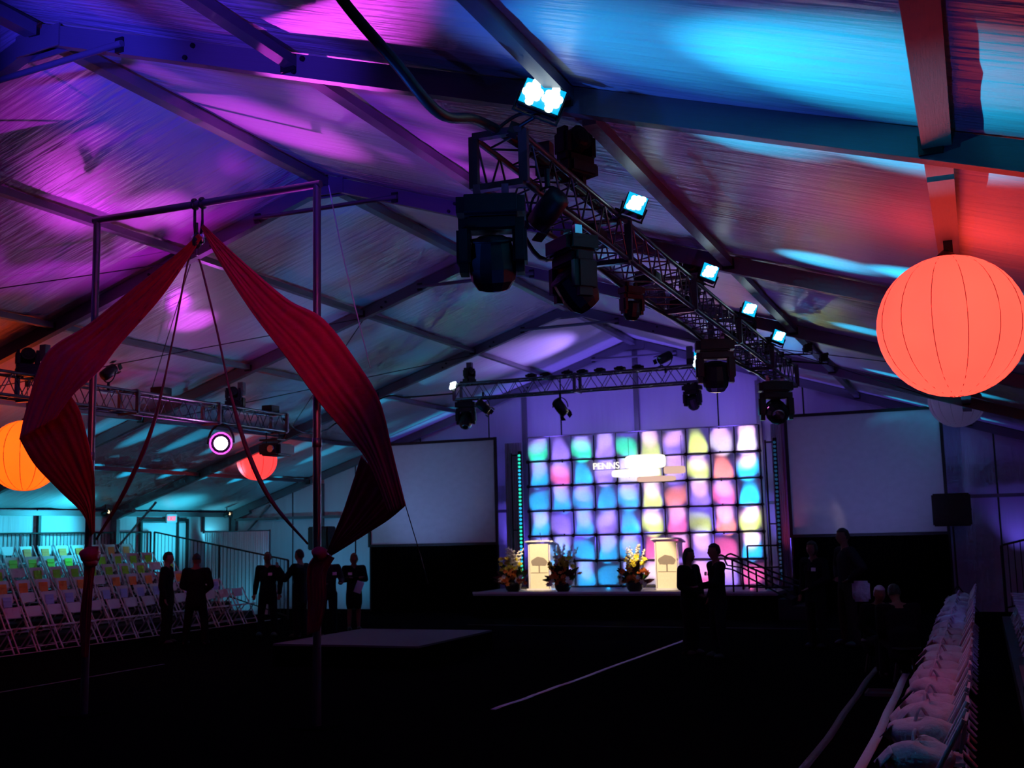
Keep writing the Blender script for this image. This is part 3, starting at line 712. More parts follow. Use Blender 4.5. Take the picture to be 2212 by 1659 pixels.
c = tube(None, 'power_cable', curve_pts([(-3.05, 7.4, 4.45), (-3.12, 8.2, 4.2), (-3.1, 9.2, 4.42), (-3.1, 11, 4.38), (-3.1, 13, 4.42), (-3.1, 15, 4.36), (-3.05, 18, 4.42)], 6), .02, M_black, 6); tag(c, 'black cable bundle tied under the right truss', 'cable')
# stage truss fixtures
moving_head((-10.55, 22.8, 5.0), 'black moving head hanging at the left end of the stage truss', .2, -.55, .95)
moving_head((-10.45, 22.8, 5.42), 'black moving head standing on the left end of the stage truss', 1.2, 1.3, .6, None, 1)
par_can((-10.1, 22.75, 4.85), (-8.5, 24, 3.2), 'small spotlight with warm glint under the stage truss left end', 1.1, M_warm)
led_flood((-10.75, 22.55, 5.35), 'round white light at the left end of the stage truss', 2, 2, .3, (-10.6, 22.7, 5.4), .9)
par_can((-8.28, 22.8, 4.72), (-7.4, 24.4, 2.8), 'par can hanging alone from the middle of the stage truss', 1.25, None)
moving_head((-5.35, 22.8, 5.0), 'black moving head hanging near the right end of the stage truss', -.2, .6, .8)
par_can((-5.9, 22.8, 5.62), (-8, 20, 4), 'black par can standing on the stage truss right end', 1.1, M_glint, -1)
for i, x in enumerate((-8.95, -8.6, -8.1, -7.75, -7.35, -6.9, -6.5)):
    t = thing('clamp_light', '%s low black clamp light from the left on top of the stage truss' % ORD[i], 'stage light', (x, 22.8, 5.42))
    block(t, 'body', (0, 0, .05), (.24, .2, .09), M_black, None, .25); block(t, 'clamp', (0, 0, -.02), (.06, .1, .05), M_iron)
# left truss fixtures
t = par_can((-12.95, 17.1, 3.80), (0, 0, 2.1), 'bright magenta spotlight hanging under the left truss facing the camera', 2.1, M_magl)
point((-12.7, 16.75, 3.77), MG, 26, .12)
moving_head((-13.05, 17.6, 4.56), 'black moving head standing above the magenta spotlight', .5, 1.3, .62, None, 1)
moving_head((-13.1, 11.7, 4.15), 'black moving head hanging from the left truss at the photo edge', .4, .4, .8)
moving_head((-13.1, 12.6, 4.54), 'black moving head standing on the left truss near the orange lantern', .9, 1.2, .7, None, 1)
par_can((-13.0, 14.2, 4.78), (-13, 16, 6), 'black par can on the left truss seen just right of the silk', 1.0, M_glint, -1)
for i, y in enumerate((11.2, 13.3, 15.6, 18.9)):
    t = thing('dimmer_box', ['black dimmer box on the left truss at the photo edge', 'black dimmer box on the left truss behind the silk', 'black dimmer box on the left truss before the magenta light', 'black dimmer box at the far end of the left truss'][i], 'box', (-13.1, y, 4.54))
    block(t, 'case', (0, 0, .08), (.24, .3, .14), M_black, None, .05); block(t, 'handle', (0, .16, .1), (.1, .02, .03), M_iron)
t = thing('projector', 'dark video projector hanging from the end of the left truss', 'projector', at(598, 972, 0, -12.8))
block(t, 'body', (0, 0, 0), (.50, .62, .24), M_black, None, .12); rod(t, 'lens', (.1, -.3, 0), (.1, -.38, 0), .07, M_glint, 16); block(t, 'vent', (-.12, -.315, 0), (.16, .01, .1), M_iron)
for sx in (-.15, .15): rod(t, 'hanger_rod', (sx-.1, 0, .1), (sx-.1, 0, .36), .012, M_iron)
block(t, 'cage_top', (-.1, 0, .2), (.42, .3, .03), M_iron)

# ================================================================== AERIAL RIG AND SILKS
rg = thing('pipe_gantry', 'tall slender metal pole gantry carrying the red silks', 'gantry', (-8.3, 10.55, 0))
RXL, RXR, RT = -9.9+8.3, -6.7+8.3, 6.0
for x in (RXL, RXR):
    rod(rg, 'pole', (x, 0, .02), (x, 0, RT), .045, M_alu, 12); block(rg, 'base_plate', (x, 0, .01), (.4, .4, .02), M_bdrape)
    rod(rg, 'pole_collar', (x, 0, 3.0), (x, 0, 3.1), .052, M_alu, 12)
rod(rg, 'top_bar', (RXL-.05, 0, RT), (RXR+.05, 0, RT), .045, M_alu, 12)
hk = at(430, 438, 1, 10.55)
for i, dx in enumerate((-.06, .05)):
    t = thing('rigging_strap', ['left black rigging strap looped over the gantry top bar', 'right black rigging strap looped over the gantry top bar'][i], 'strap', (hk.x+dx, 10.55, RT))
    pts = [(0, .055*cos(a), .055*sin(a)) for a in [2*pi*k/12 for k in range(13)]]
    tube(t, 'loop', pts, .022, M_black, 6); tube(t, 'web', [(0, 0, -.05), (0, 0, -.25), (.02*(1-2*i), 0, -.42)], .018, M_black, 6)
    lathe(t, 'carabiner', [(.015, -.5), (.035, -.47), (.035, -.40), (.012, -.36)], M_glint, 8)
def ribbon(name, L, R_, Y, parent=None, nseg=14, pleats=8, amp=.005):
    """silk between two photo edges; each edge point lies at its own depth"""
    Lp = curve_pts([at(u, v, 1, y) for (u, v), y in zip(L, Y)], 8); Rp = curve_pts([at(u, v, 1, y) for (u, v), y in zip(R_, Y)], 8)
    n = min(len(Lp), len(Rp))-1
    def fn(a, b):
        i = min(n, int(round(a*n))); p = Lp[i].lerp(Rp[i], b); wdt = (Lp[i]-Rp[i]).length
        amp_ = min(amp, wdt*.12)
        p = p+Vector((0, amp_*sin(b*pi*2*pleats+a*2+2.5*sin(b*9))+amp_*3*noise.noise(Vector((b*9, a*2.2, 1))), 0)); return p
    return grid_mesh(name, n, 40, fn, M_silk, parent, .004)
sk = thing('aerial_silk', 'crimson silk sling draped from the gantry top to the left pole', 'silk', (0, 0, 0))
ribbon('upper_drape', [(428, 505), (385, 545), (300, 612), (190, 700), (100, 762), (60, 868), (40, 950)], [(436, 512), (405, 560), (345, 645), (262, 740), (215, 800), (160, 850), (120, 905)], [10.5, 10.5, 10.45, 10.35, 10.2, 10.15, 10.1], sk)
ribbon('lower_drape', [(150, 850), (175, 895), (200, 1000), (205, 1070), (204, 1150)], [(42, 948), (75, 1005), (130, 1062), (178, 1110), (196, 1160)], [10.16, 10.2, 10.3, 10.4, 10.46], sk)
ribbon('tail', [(188, 1180), (180, 1260), (172, 1340), (176, 1420)], [(212, 1180), (200, 1260), (196, 1340), (190, 1420)], [10.47, 10.46, 10.46, 10.46], sk, pleats=3)
kp = at(195, 1200, 1, 10.48)
def knot(parent, p, r, mt):
    bm = bmesh.new(); bmesh.ops.create_uvsphere(bm, u_segments=20, v_segments=12, radius=r)
    for v in bm.verts: v.co *= 1+.22*noise.noise(v.co*14); v.co.x *= 1.15; v.co.z *= .9
    o = from_bm('knot', bm, mt, parent, True); o.location = p; return o
knot(sk, kp+Vector((.02, -.02, 0)), .11, M_silk); knot(sk, kp+Vector((.03, -.03, -.07)), .08, M_silk)
sk2 = thing('aerial_silk', 'crimson silk sling draped from the gantry top to the right pole', 'silk', (0, 0, 0))
ribbon('upper_drape', [(440, 485), (520, 560), (620, 645), (700, 690), (780, 795), (822, 870), (850, 985), (876, 1092)], [(434, 492), (470, 560), (540, 670), (620, 775), (690, 870), (745, 935), (795, 1000), (840, 1110)], [10.5, 10.48, 10.42, 10.36, 10.3, 10.25, 10.2, 10.15], sk2, pleats=6)
ribbon('lower_drape', [(780, 985), (762, 1040), (742, 1100), (722, 1150), (706, 1192)], [(876, 1092), (840, 1122), (800, 1148), (752, 1178), (716, 1200)], [10.22, 10.3, 10.38, 10.42, 10.46], sk2)
ribbon('tail', [(690, 1190), (664, 1225), (664, 1300), (662, 1372)], [(722, 1205), (704, 1240), (704, 1300), (690, 1362)], [10.47, 10.46, 10.46, 10.46], sk2, pleats=4)
knot(sk2, at(692, 1196, 1, 10.48), .085, M_silk)
for i, (P, lab) in enumerate((([(420, 545), (405, 570), (372, 740), (330, 920), (270, 1060), (208, 1165)], 'thin maroon strap falling from the gantry top to the left knot'),
                 ([(428, 560), (436, 580), (470, 720), (498, 850), (535, 975), (585, 1080), (665, 1175)], 'thin maroon strap falling from the gantry top to the right knot'))):
    pts = curve_pts([at(u, v, 1, 10.56+.02*k) for k, (u, v) in enumerate(P)], 6)
    n = len(pts); tp = [.012+.016*max(0, sin(pi*min(1, max(0, (k/n-.45)/.5)))) for k in range(n)]
    tag(tube(None, 'silk_strap', pts, .014, M_strap, 6, tp), lab, 'strap')
t = thing('swivel', 'black swivel joining the silks below the gantry bar', 'swivel', at(425, 520, 1, 10.54))
lathe(t, 'body', [(.02, -.1), (.05, -.06), (.06, 0), (.03, .07), (.02, .1)], M_black, 10); rod(t, 'shackle', (0, 0, .08), (.0, 0, .22), .015, M_iron); rod(t, 'lower_shackle', (0, 0, -.1), (0, 0, -.18), .018, M_alu)
tag(tube(None, 'safety_line', curve_pts([at(710, 400, 1, 12.5), at(745, 570, 1, 12.8), at(800, 795, 1, 13.2)], 6), .008, M_clear, 5), 'thin pale line hanging behind the gantry right pole', 'line')
tag(tube(None, 'guy_line', [at(876, 1092, 1, 10.15), at(900, 1172, 1, 10.2), at(925, 1262, 1, 10.25)], .005, M_iron, 5), 'thin dark line falling from the tip of the right silk', 'line')

# ================================================================== CHAIRS
def folding_chair(label, card=None):
    """white resin folding chair, faces +X, origin on the floor under the seat"""
    t = thing('folding_chair', label, 'chair')
    block(t, 'seat', (0, 0, .44), (.40, .40, .03), M_white, (0, radians(-4), 0), .07)
    block(t, 'backrest', (-.235, 0, .73), (.02, .38, .20), M_white, (0, radians(-12), 0), .07)
    for s in (-1, 1):
        rod(t, 'long_leg', (.22, s*.215, 0), (-.25, s*.215, .84), .016, M_white, 6)
        rod(t, 'short_leg', (-.24, s*.19, 0), (.13, s*.19, .44), .015, M_white, 6)
    rod(t, 'front_stretcher', (.17, -.215, .09), (.17, .215, .09), .011, M_white, 6)
    rod(t, 'rear_stretcher', (-.18, -.19, .08), (-.18, .19, .08), .011, M_white, 6)
    return t
CH = folding_chair('proto')
risers = []
first = True
names_row = ['front', 'second', 'third', 'fourth', 'fifth', 'back']
cardm = [None, M_blue, M_orange, M_green, M_green, M_orange]; cardn = ['', 'blue', 'orange', 'green', 'green', 'orange']
CARD = thing('program_card', 'proto card', 'card')
block(CARD, 'sheet', (0, 0, 0), (.01, .22, .20), M_green); block(CARD, 'fold', (.006, 0, .02), (.006, .18, .012), M_green)
cards = {}
def place_chair(x, y, z, rz, label, group):
    global first
    if first:
        first = False; CH.location = (x, y, z); CH.rotation_euler = (0, 0, rz); CH['label'] = label; CH['group'] = group; return CH
    return copy_tree(CH, (x, y, z), rz, label, group)
for k in range(6):
    x = -16.95-.66*k; z = .23*k
    if k:
        r = thing('bleacher_riser', '%s step of the left bleachers, counted from the floor' % ORD[k-1], 'riser', (x, 19.0, 0))
        x0_, x1_ = -.33, .33
        if k == 5: x0_ = -.40
        block(r, 'tread', ((x0_+x1_)/2, 0, z-.015), (x1_-x0_, 10.4, .03), M_plat); block(r, 'riser_face', (x1_-.01, 0, (z-.03)/2), (.02, 10.4, z-.03), M_black)
        for yy in (-5, 0, 5): block(r, 'support', (0, yy, (z-.03)/2), (.5, .06, z-.03), M_black)
    n = 18
    y_far = 23.7-.06*k
    if k == 0: continue_n = 20
    for i in range(20 if k == 0 else 17):
        y = y_far-.27-.545*i
        if y < 13.9: break
        rr = random.uniform(-.05, .05)
        lab = 'white folding chair, %s from the far railing in the %s bleacher row' % (ORD[i], names_row[k])
        place_chair(x+random.uniform(-.02, .02), y, z, rr, lab, 'folding chairs on the left bleachers')
        if cardm[k] and (i*7+k*3) % 8 != 0:
            cl = thing('program_card', '%s card on the %s chair from the far railing, %s bleacher row' % (cardn[k], ORD[i], names_row[k]), 'card', (x-.195, y, z+.665), rr, 'coloured cards on the left bleacher chairs')
            for cc in CARD.children:
                c2 = cc.copy(); c2.data = cc.data if cardm[k] is M_green else unit_box(cardm[k], 0); COL.objects.link(c2); c2.parent = cl
            for c2 in cl.children: c2.rotation_euler = (0, radians(-12), 0)
for cc in list(CARD.children): bpy.data.objects.remove(cc)
bpy.data.objects.remove(CARD)
# right hand row
RC = ['nearest', 'second', 'third', 'fourth', 'fifth', 'sixth', 'seventh', 'eighth', 'ninth', 'tenth', 'eleventh', 'twelfth', 'thirteenth', 'fourteenth', 'fifteenth', 'sixteenth', 'seventeenth', 'eighteenth', 'nineteenth', 'twentieth', 'twenty-first', 'twenty-second', 'twenty-third']
def cloth_bag(x, y, z, lab, seed, s=1.0):
    rnd = random.Random(seed); t = thing('tote_bag', lab, 'bag', (x, y, z), rnd.uniform(-.3, .3), 'white bags on the right hand chairs')
    def fn(u, v):
        a = 2*pi*u; th = v*pi
        r = .21*sin(th)**.55*(1+.22*noise.noise(Vector((cos(a)*1.6, sin(a)*1.6, v*2+seed))))
        return Vector((r*cos(a)*1.15*s, r*sin(a)*.95*s, (.15-.15*cos(th))*(1+.25*noise.noise(Vector((cos(a), sin(a), seed+4)))) * s*.75))
    grid_mesh('sack', 22, 10, fn, M_bag, t)
    pk = rnd.uniform(.12, .2)
    def fl_(u, v):
        return Vector((-.18-.08*u, -.16+.32*v, .10*s+.06*(1-u)+.03*sin(v*5+seed)-.02*u))
    grid_mesh('flap', 6, 8, fl_, M_bag, t, .006)
    tube(t, 'handle', curve_pts([(-.05, -.06, .20*s), (-.02, 0, .30*s), (.03, .06, .19*s)], 5), .012, M_bag, 6)
i = 0; y = 7.6
while y < 23.5:
    if not (13.6 < y < 14.3):
        place_chair(-.42, y, 0, pi+random.uniform(-.04, .04), 'white folding chair with white bag, %s along the right hand row' % RC[i] , 'folding chairs of the right hand row')
        cloth_bag(-.45, y, .462, 'white cloth bag on the seat of the %s right hand chair' % RC[i], i, 1.0 if i % 3 else .9)
        i += 1
    y += .72
for i in range(12):
    y = 15.6+.66*i
    place_chair(.62, y, .24, pi+random.uniform(-.04, .04), 'white folding chair, %s in the raised row behind the right hand row' % ORD[i], 'folding chairs on the right riser')
r = thing('bleacher_riser', 'low black riser platform behind the right hand chairs', 'riser', (1.1, 15.0, 0))
block(r, 'tread', (0, 0, .225), (1.7, 17.0, .03), M_plat); block(r, 'riser_face', (-.84, 0, .105), (.02, 17.0, .21), M_black)
for yy in (-8, 0, 8): block(r, 'support', (0, yy, .105), (1.5, .06, .21), M_black)
t = thing('side_table', 'low grey table beyond the nearest right hand chairs', 'table', (.62, 10.2, .24))
block(t, 'table_top', (0, 0, .50), (.8, 1.6, .03), M_plat); 
for sx in (-.36, .36):
    for sy in (-.74, .74): rod(t, 'leg', (sx, sy, 0), (sx, sy, .49), .02, M_iron)

# railings
def railing(name, lab, a, b, za, zb, ha, hb, step=.115):
    a = Vector((*a, 0)); b = Vector((*b, 0)); t = thing(name, lab, 'railing', a); d = b-a; n = int(d.length/step)
    f = lambda q, z0, z1: d*q+Vector((0, 0, z0+(z1-z0)*q))
    rod(t, 'top_rail', f(0, ha, hb), f(1, ha, hb), .022, M_iron); rod(t, 'bottom_rail', f(0, za+.08, zb+.08), f(1, za+.08, zb+.08), .016, M_iron)
    for k in range(1, n): rod(t, 'baluster', f(k/n, za+.08, zb+.08), f(k/n, ha, hb), .009, M_iron, 5)
    m_ = max(1, round(d.length/2.0))
    for k in range(m_+1): rod(t, 'rail_post', f(k/m_, 0 if za < .01 else za-.0, 0 if zb < .01 else zb), f(k/m_, ha, hb), .028, M_iron)
railing('bleacher_railing', 'black barred railing along the back of the left bleachers', (-20.62, 13.9), (-20.62, 24.25), 1.15, 1.15, 2.28, 2.28)
railing('bleacher_railing', 'black barred railing sloping down the far end of the left bleachers', (-20.55, 24.32), (-16.3, 24.32), 1.15, .0, 2.28, 1.48)
railing('bleacher_railing', 'dark barred railing rising at the far right behind the chairs', (.35, 24.6), (4.3, 24.6), .24, 1.3, 1.55, 2.5)

# ================================================================== SPEAKERS
def speaker(x, y, z, lab, lab2, tall=.75, w_=.46):
    t = thing('loudspeaker', lab, 'speaker', (x, y, z))
    block(t, 'cabinet', (0, 0, tall/2), (w_, .42, tall), M_black, None, .04); block(t, 'grille', (0, -.215, tall/2), (w_*.88, .012, tall*.9), M_iron)
    block(t, 'handle', (w_/2+.004, 0, tall/2), (.012, .14, .03), M_iron)
    s = thing('speaker_stand', lab2, 'stand', (x, y, 0)); rod(s, 'pole', (0, 0, .1), (0, 0, z-.004), .02, M_iron)
    for k in range(3):
        a = k*2*pi/3+.4; rod(s, 'leg', (0, 0, .7), (cos(a)*.5, sin(a)*.5, .01), .014, M_iron, 6)
speaker(-16.36, 26.0, 1.70, 'black loudspeaker on a stand left of the left screen', 'tripod stand under the left loudspeaker', .62, .62)
speaker(-.55, 26.0, 1.95, 'black loudspeaker at the lower corner of the right screen', 'tripod stand under the right loudspeaker', .70, .78)
# exit sign
p = at(370, 1120, 0, LX+.12)
t = thing('exit_sign', 'small red lit exit sign on the left wall', 'sign', p)
block(t, 'casing', (0, 0, 0), (.05, .42, .24), M_white, None, .05)
text_mesh('EXIT', .17, 'lettering', M_exit, t, (.03, .19, -.06), (pi/2, 0, pi/2)); bpy.data.objects[t.name]
for c_ in t.children:
    if 'lettering' in c_.name: c_.rotation_euler = (pi/2, 0, pi/2); c_.location = (.03, -.19, -.06)
for i, (u, v) in enumerate(((228, 1098), (490, 1103))):
    p = at(u, v, 0, LX+.4); p.z -= .12
    par_can(p, (-14, p.y, 5), ['small bright lamp clamped high on the left wall above the bleachers', 'small bright lamp clamped in the far left corner above the exit'][i], .7, M_warm, 1)
t = thing('window_1', '', ''); del t['label']; del t['category']; t['kind'] = 'structure'; t.location = (LX+.04, 27.2, 0)
for z in (2.25, 2.72): block(t, 'window_frame', (0, 0, z), (.04, 1.2, .05), M_alu)
for yy in (-.6, .6): block(t, 'window_frame', (0, yy, 2.48), (.04, .05, .5), M_alu)
block(t, 'pane', (-.01, 0, 2.48), (.01, 1.15, .44), mat('clear_vinyl', (.7, .8, .85), .2))
t = struct('door_1', (LX+.05, 24.9, 0))
for yy in (-.95, .95): block(t, 'door_post', (0, yy, 1.3), (.08, .07, 2.6), M_iron)
block(t, 'door_header', (0, 0, 2.6), (.08, 1.95, .08), M_iron); block(t, 'door_leaf', (-.02, 0, 1.28), (.02, 1.8, 2.5), M_wallf)

# ================================================================== FLOOR ITEMS
def tape(P, wdt, mt, lab, h=.012, wig=0):
    pts = []
    for a, b in zip(P, P[1:]):
        for k in range(12): pts.append(Vector(a).lerp(Vector(b), k/12))
    pts.append(Vector(P[-1])); n = len(pts)-1
    def fn(a, b):
        i = min(n, int(round(a*n))); d = (pts[min(n, i+1)]-pts[max(0, i-1)]).normalized(); nrm = Vector((-d.y, d.x, 0))
        return pts[i]+nrm*(wdt*(b-.5)+wig*noise.noise(Vector((i*.35, 0, wdt))))+Vector((0, 0, h))
    return tag(grid_mesh('floor_strip', n, 1, fn, mt, None, .006), lab, 'floor strip')
tape([(-16.6, 10.5, 0), (-16.6, 24.4, 0)], .06, M_tape, 'pale strip edging the floor before the left bleachers')
tape([(-5.32, 12.1, 0), (-5.25, 14.5, 0), (-5.13, 20.8, 0)], .07, M_tape, 'pale curving strip crossing the dark middle floor', wig=.03)
tape([(-1.04, 8.4, 0), (-1.05, 17.0, 0)], .09, M_tape, 'bright pale strip in front of the right hand chairs', .05, wig=.02)
tape([(-1.5, 8.4, 0), (-1.5, 17.0, 0)], .08, M_dtape, 'dim strip parallel to the bright right strip', wig=.03)
tape([(-12.6, 10.0, 0), (-12.6, 15.2, 0)], .05, M_dtape, 'dim strip on the dark floor left of the gantry')
tape([(-10.8, 23.2, 0), (-2.2, 23.0, 0)], .05, M_dtape, 'dim strip across the floor before the stage')
pf = thing('platform', 'low square platform with grey top on the middle floor', 'platform', (-9.3, 16.8, 0))
block(pf, 'top', (0, 0, .335), (2.6, 2.8, .03), M_plat); 
grid_mesh('skirt', 60, 1, lambda u, v: Vector((-1.3+2.6*u, -1.4-.015-.015*sin(u*150), .32*v)), M_bdrape, pf)
grid_mesh('skirt', 60, 1, lambda u, v: Vector((1.3+.015+.015*sin(u*150), -1.4+2.8*u, .32*v)), M_bdrape, pf)
for sx in (-1.2, 1.2):
    for sy in (-1.3, 1.3): rod(pf, 'leg', (sx, sy, 0), (sx, sy, .32), .03, M_iron)
t = thing('floor_tray', 'small white-rimmed tray on the floor beside the right strips', 'tray', at(1905, 1500, 2, 0))
for (cx_, cy_, sx, sy) in ((0, .2, .34, .02), (0, -.2, .34, .02), (.17, 0, .02, .4), (-.17, 0, .02, .4)): block(t, 'rim', (cx_, cy_, .02), (sx, sy, .035), M_dtape)
block(t, 'tray_base', (0, 0, .006), (.34, .4, .01), M_black)

# ================================================================== PEOPLE
TMPS = bpy.data.scenes.new('bench')
def bake(o):
    TMPS.view_layers[0].update(); dg = TMPS.view_layers[0].depsgraph; dg.update(); return bpy.data.meshes.new_from_object(o.evaluated_get(dg))
def skin_me(chains, sub=1):
    """limb volumes: tapered elliptical segments with round joints; merge() grows them into one surface"""
    bm = bmesh.new()
    def rr(r): return r if isinstance(r, tuple) else (r, r)
    for ch in chains:
        for (p, r), (q, r2) in zip(ch, ch[1:]):
            p = Vector(p); q = Vector(q); (a, b), (c, d) = rr(r), rr(r2); ax = (q-p)
            if ax.length < 1e-5: continue
            ax.normalize(); yv = Vector((0, 1, 0)) if abs(ax.y) < .9 else Vector((0, 0, 1))
            xv = yv.cross(ax).normalized(); yv = ax.cross(xv); N = 14; rings = []
            steps = [(-.9, .43), (-.6, .8), (-.3, .954)]
            def ring(o_, ra, rb): rings.append([bm.verts.new(o_+yv*cos(2*pi*k/N)*ra+xv*sin(2*pi*k/N)*rb) for k in range(N)])
            for t_, f_ in steps: ring(p+ax*t_*min(a, b), a*f_, b*f_)
            for k in range(5): t_ = k/4; ring(p.lerp(q, t_), a+(c-a)*t_, b+(d-b)*t_)
            for t_, f_ in steps[::-1]: ring(q-ax*t_*min(c, d), c*f_, d*f_)
            for A_, B_ in zip(rings, rings[1:]):
                for k in range(N): bm.faces.new((A_[k], A_[(k+1) % N], B_[(k+1) % N], B_[k]))
            bm.faces.new(rings[0][::-1]); bm.faces.new(rings[-1])
    me = bpy.data.meshes.new('s'); bm.to_mesh(me); bm.free(); return me
def merge(mes, name, mt, parent, voxel=None):
    bm = bmesh.new()
    for me in mes: bm.from_mesh(me)
    me = bpy.data.meshes.new(name); bm.to_mesh(me); bm.free()
    if voxel:
        o = bpy.data.objects.new('t', me); TMPS.collection.objects.link(o); md = o.modifiers.new('r', 'REMESH'); md.mode = 'VOXEL'; md.voxel_size = voxel
        sm = o.modifiers.new('m', 'SMOOTH'); sm.iterations = 2 if voxel < .012 else 5; sm.factor = .5
        m2 = bake(o); bpy.data.objects.remove(o); me = m2
    for p in me.polygons: p.use_smooth = True
    me.materials.clear(); me.materials.append(mt); return link(name, me, parent)
def head_me(c, s, turn, nod=0):
    """head with brow, nose, mouth, chin and ears, facing +X before turning"""
    bm = bmesh.new(); bmesh.ops.create_uvsphere(bm, u_segments=28, v_segments=20, radius=1)
    for v in bm.verts:
        x, y, z = v.co
        jaw = max(0, -z)
        X = x*.098*(1-.10*jaw)+(.012*jaw if x > 0 else -.0)
        Y = y*.076*(1-.28*jaw*jaw); Z = z*.118
        if x > 0:
            fy = math.exp(-(y/.16)**2)
            X += .024*fy*math.exp(-((z+.18)/.16)**2)          # nose
            X -= .010*math.exp(-((abs(y)-.36)/.16)**2)*math.exp(-((z-.02)/.12)**2)   # eye sockets
            X += .006*math.exp(-((z-.22)/.1)**2)*math.exp(-(y/.5)**2)   # brow
            X += .005*math.exp(-(y/.3)**2)*(math.exp(-((z+.46)/.05)**2)+math.exp(-((z+.58)/.06)**2))-.005*math.exp(-(y/.3)**2)*math.exp(-((z+.52)/.03)**2)
            X += .010*math.exp(-(y/.3)**2)*math.exp(-((z+.84)/.12)**2)
        v.co = Vector((X, Y, Z))
    for sg in (-1, 1):
        bmesh.ops.create_icosphere(bm, subdivisions=2, radius=1, matrix=Matrix.Translation((-.005, sg*.078, -.005)) @ Matrix.Diagonal((.018, .012, .032, 1)))
    bm.transform(Matrix.Translation(c) @ Matrix.Rotation(turn, 4, 'Z') @ Matrix.Rotation(nod, 4, 'Y') @ Matrix.Diagonal((s, s, s, 1)))
    me = bpy.data.meshes.new('h'); bm.to_mesh(me); bm.free(); return me
def hair_me(c, s, turn, style, nod=0):
    bm = bmesh.new(); bmesh.ops.create_uvsphere(bm, u_segments=26, v_segments=18, radius=1)
    dele = []
    for v in bm.verts:
        x, y, z = v.co; nz = 1+.05*noise.noise(v.co*4)
        lim = {'short': (.42 if x > .2 else (-.35 if x < -.2 else .0)), 'bald': 2, 'fringe': -.1 if x < -.1 else .95, 'long': (.42 if x > .3 else -9), 'bob': (.38 if x > .3 else -9), 'cap': .18}[style]
        if z < lim: dele.append(v)
        v.co = Vector((x*.108*nz-.004, y*.088*nz, z*.128*nz+.004))
        if style == 'long' and z < 0: v.co.z *= 2.4; v.co.x = v.co.x*.8-.03; v.co.y *= 1.1
        if style == 'bob' and z < 0: v.co.z *= 1.05; v.co.y *= 1.15
    bmesh.ops.delete(bm, geom=dele, context='VERTS')
    bmesh.ops.solidify(bm, geom=bm.faces[:], thickness=.012)
    bm.transform(Matrix.Translation(c) @ Matrix.Rotation(turn, 4, 'Z') @ Matrix.Rotation(nod, 4, 'Y') @ Matrix.Diagonal((s, s, s, 1)))
    me = bpy.data.meshes.new('hair'); bm.to_mesh(me); bm.free(); return me
def hand_chains(wrist, d, side, s=1.0, palm_n=None):
    d = d.normalized(); n = Vector((0, 0, 1)) if abs(d.z) < .8 else Vector((1, 0, 0)); w_ = d.cross(n).normalized(); n = w_.cross(d)
    palm = [[(tuple(wrist), .022*s), (tuple(wrist+d*.05*s), (.036*s, .018*s)), (tuple(wrist+d*.09*s), (.038*s, .015*s))]]
    out = [palm]
    for k, (o_, L) in enumerate(((-.03, .062), (-.01, .074), (.01, .070), (.03, .055))):
        b = wrist+d*.075*s+w_*o_*s; out.append([[(tuple(b), .009*s), (tuple(b+d*L*.6*s+n*.006), .0085*s), (tuple(b+d*L*s+n*.022*s), .007*s)]])
    b = wrist+d*.03*s-w_*.03*side*s; out.append([[(tuple(b), .011*s), (tuple(b+d*.03*s-w_*.025*side*s), .010*s), (tuple(b+d*.062*s-w_*.03*side*s), .0085*s)]])
    return out
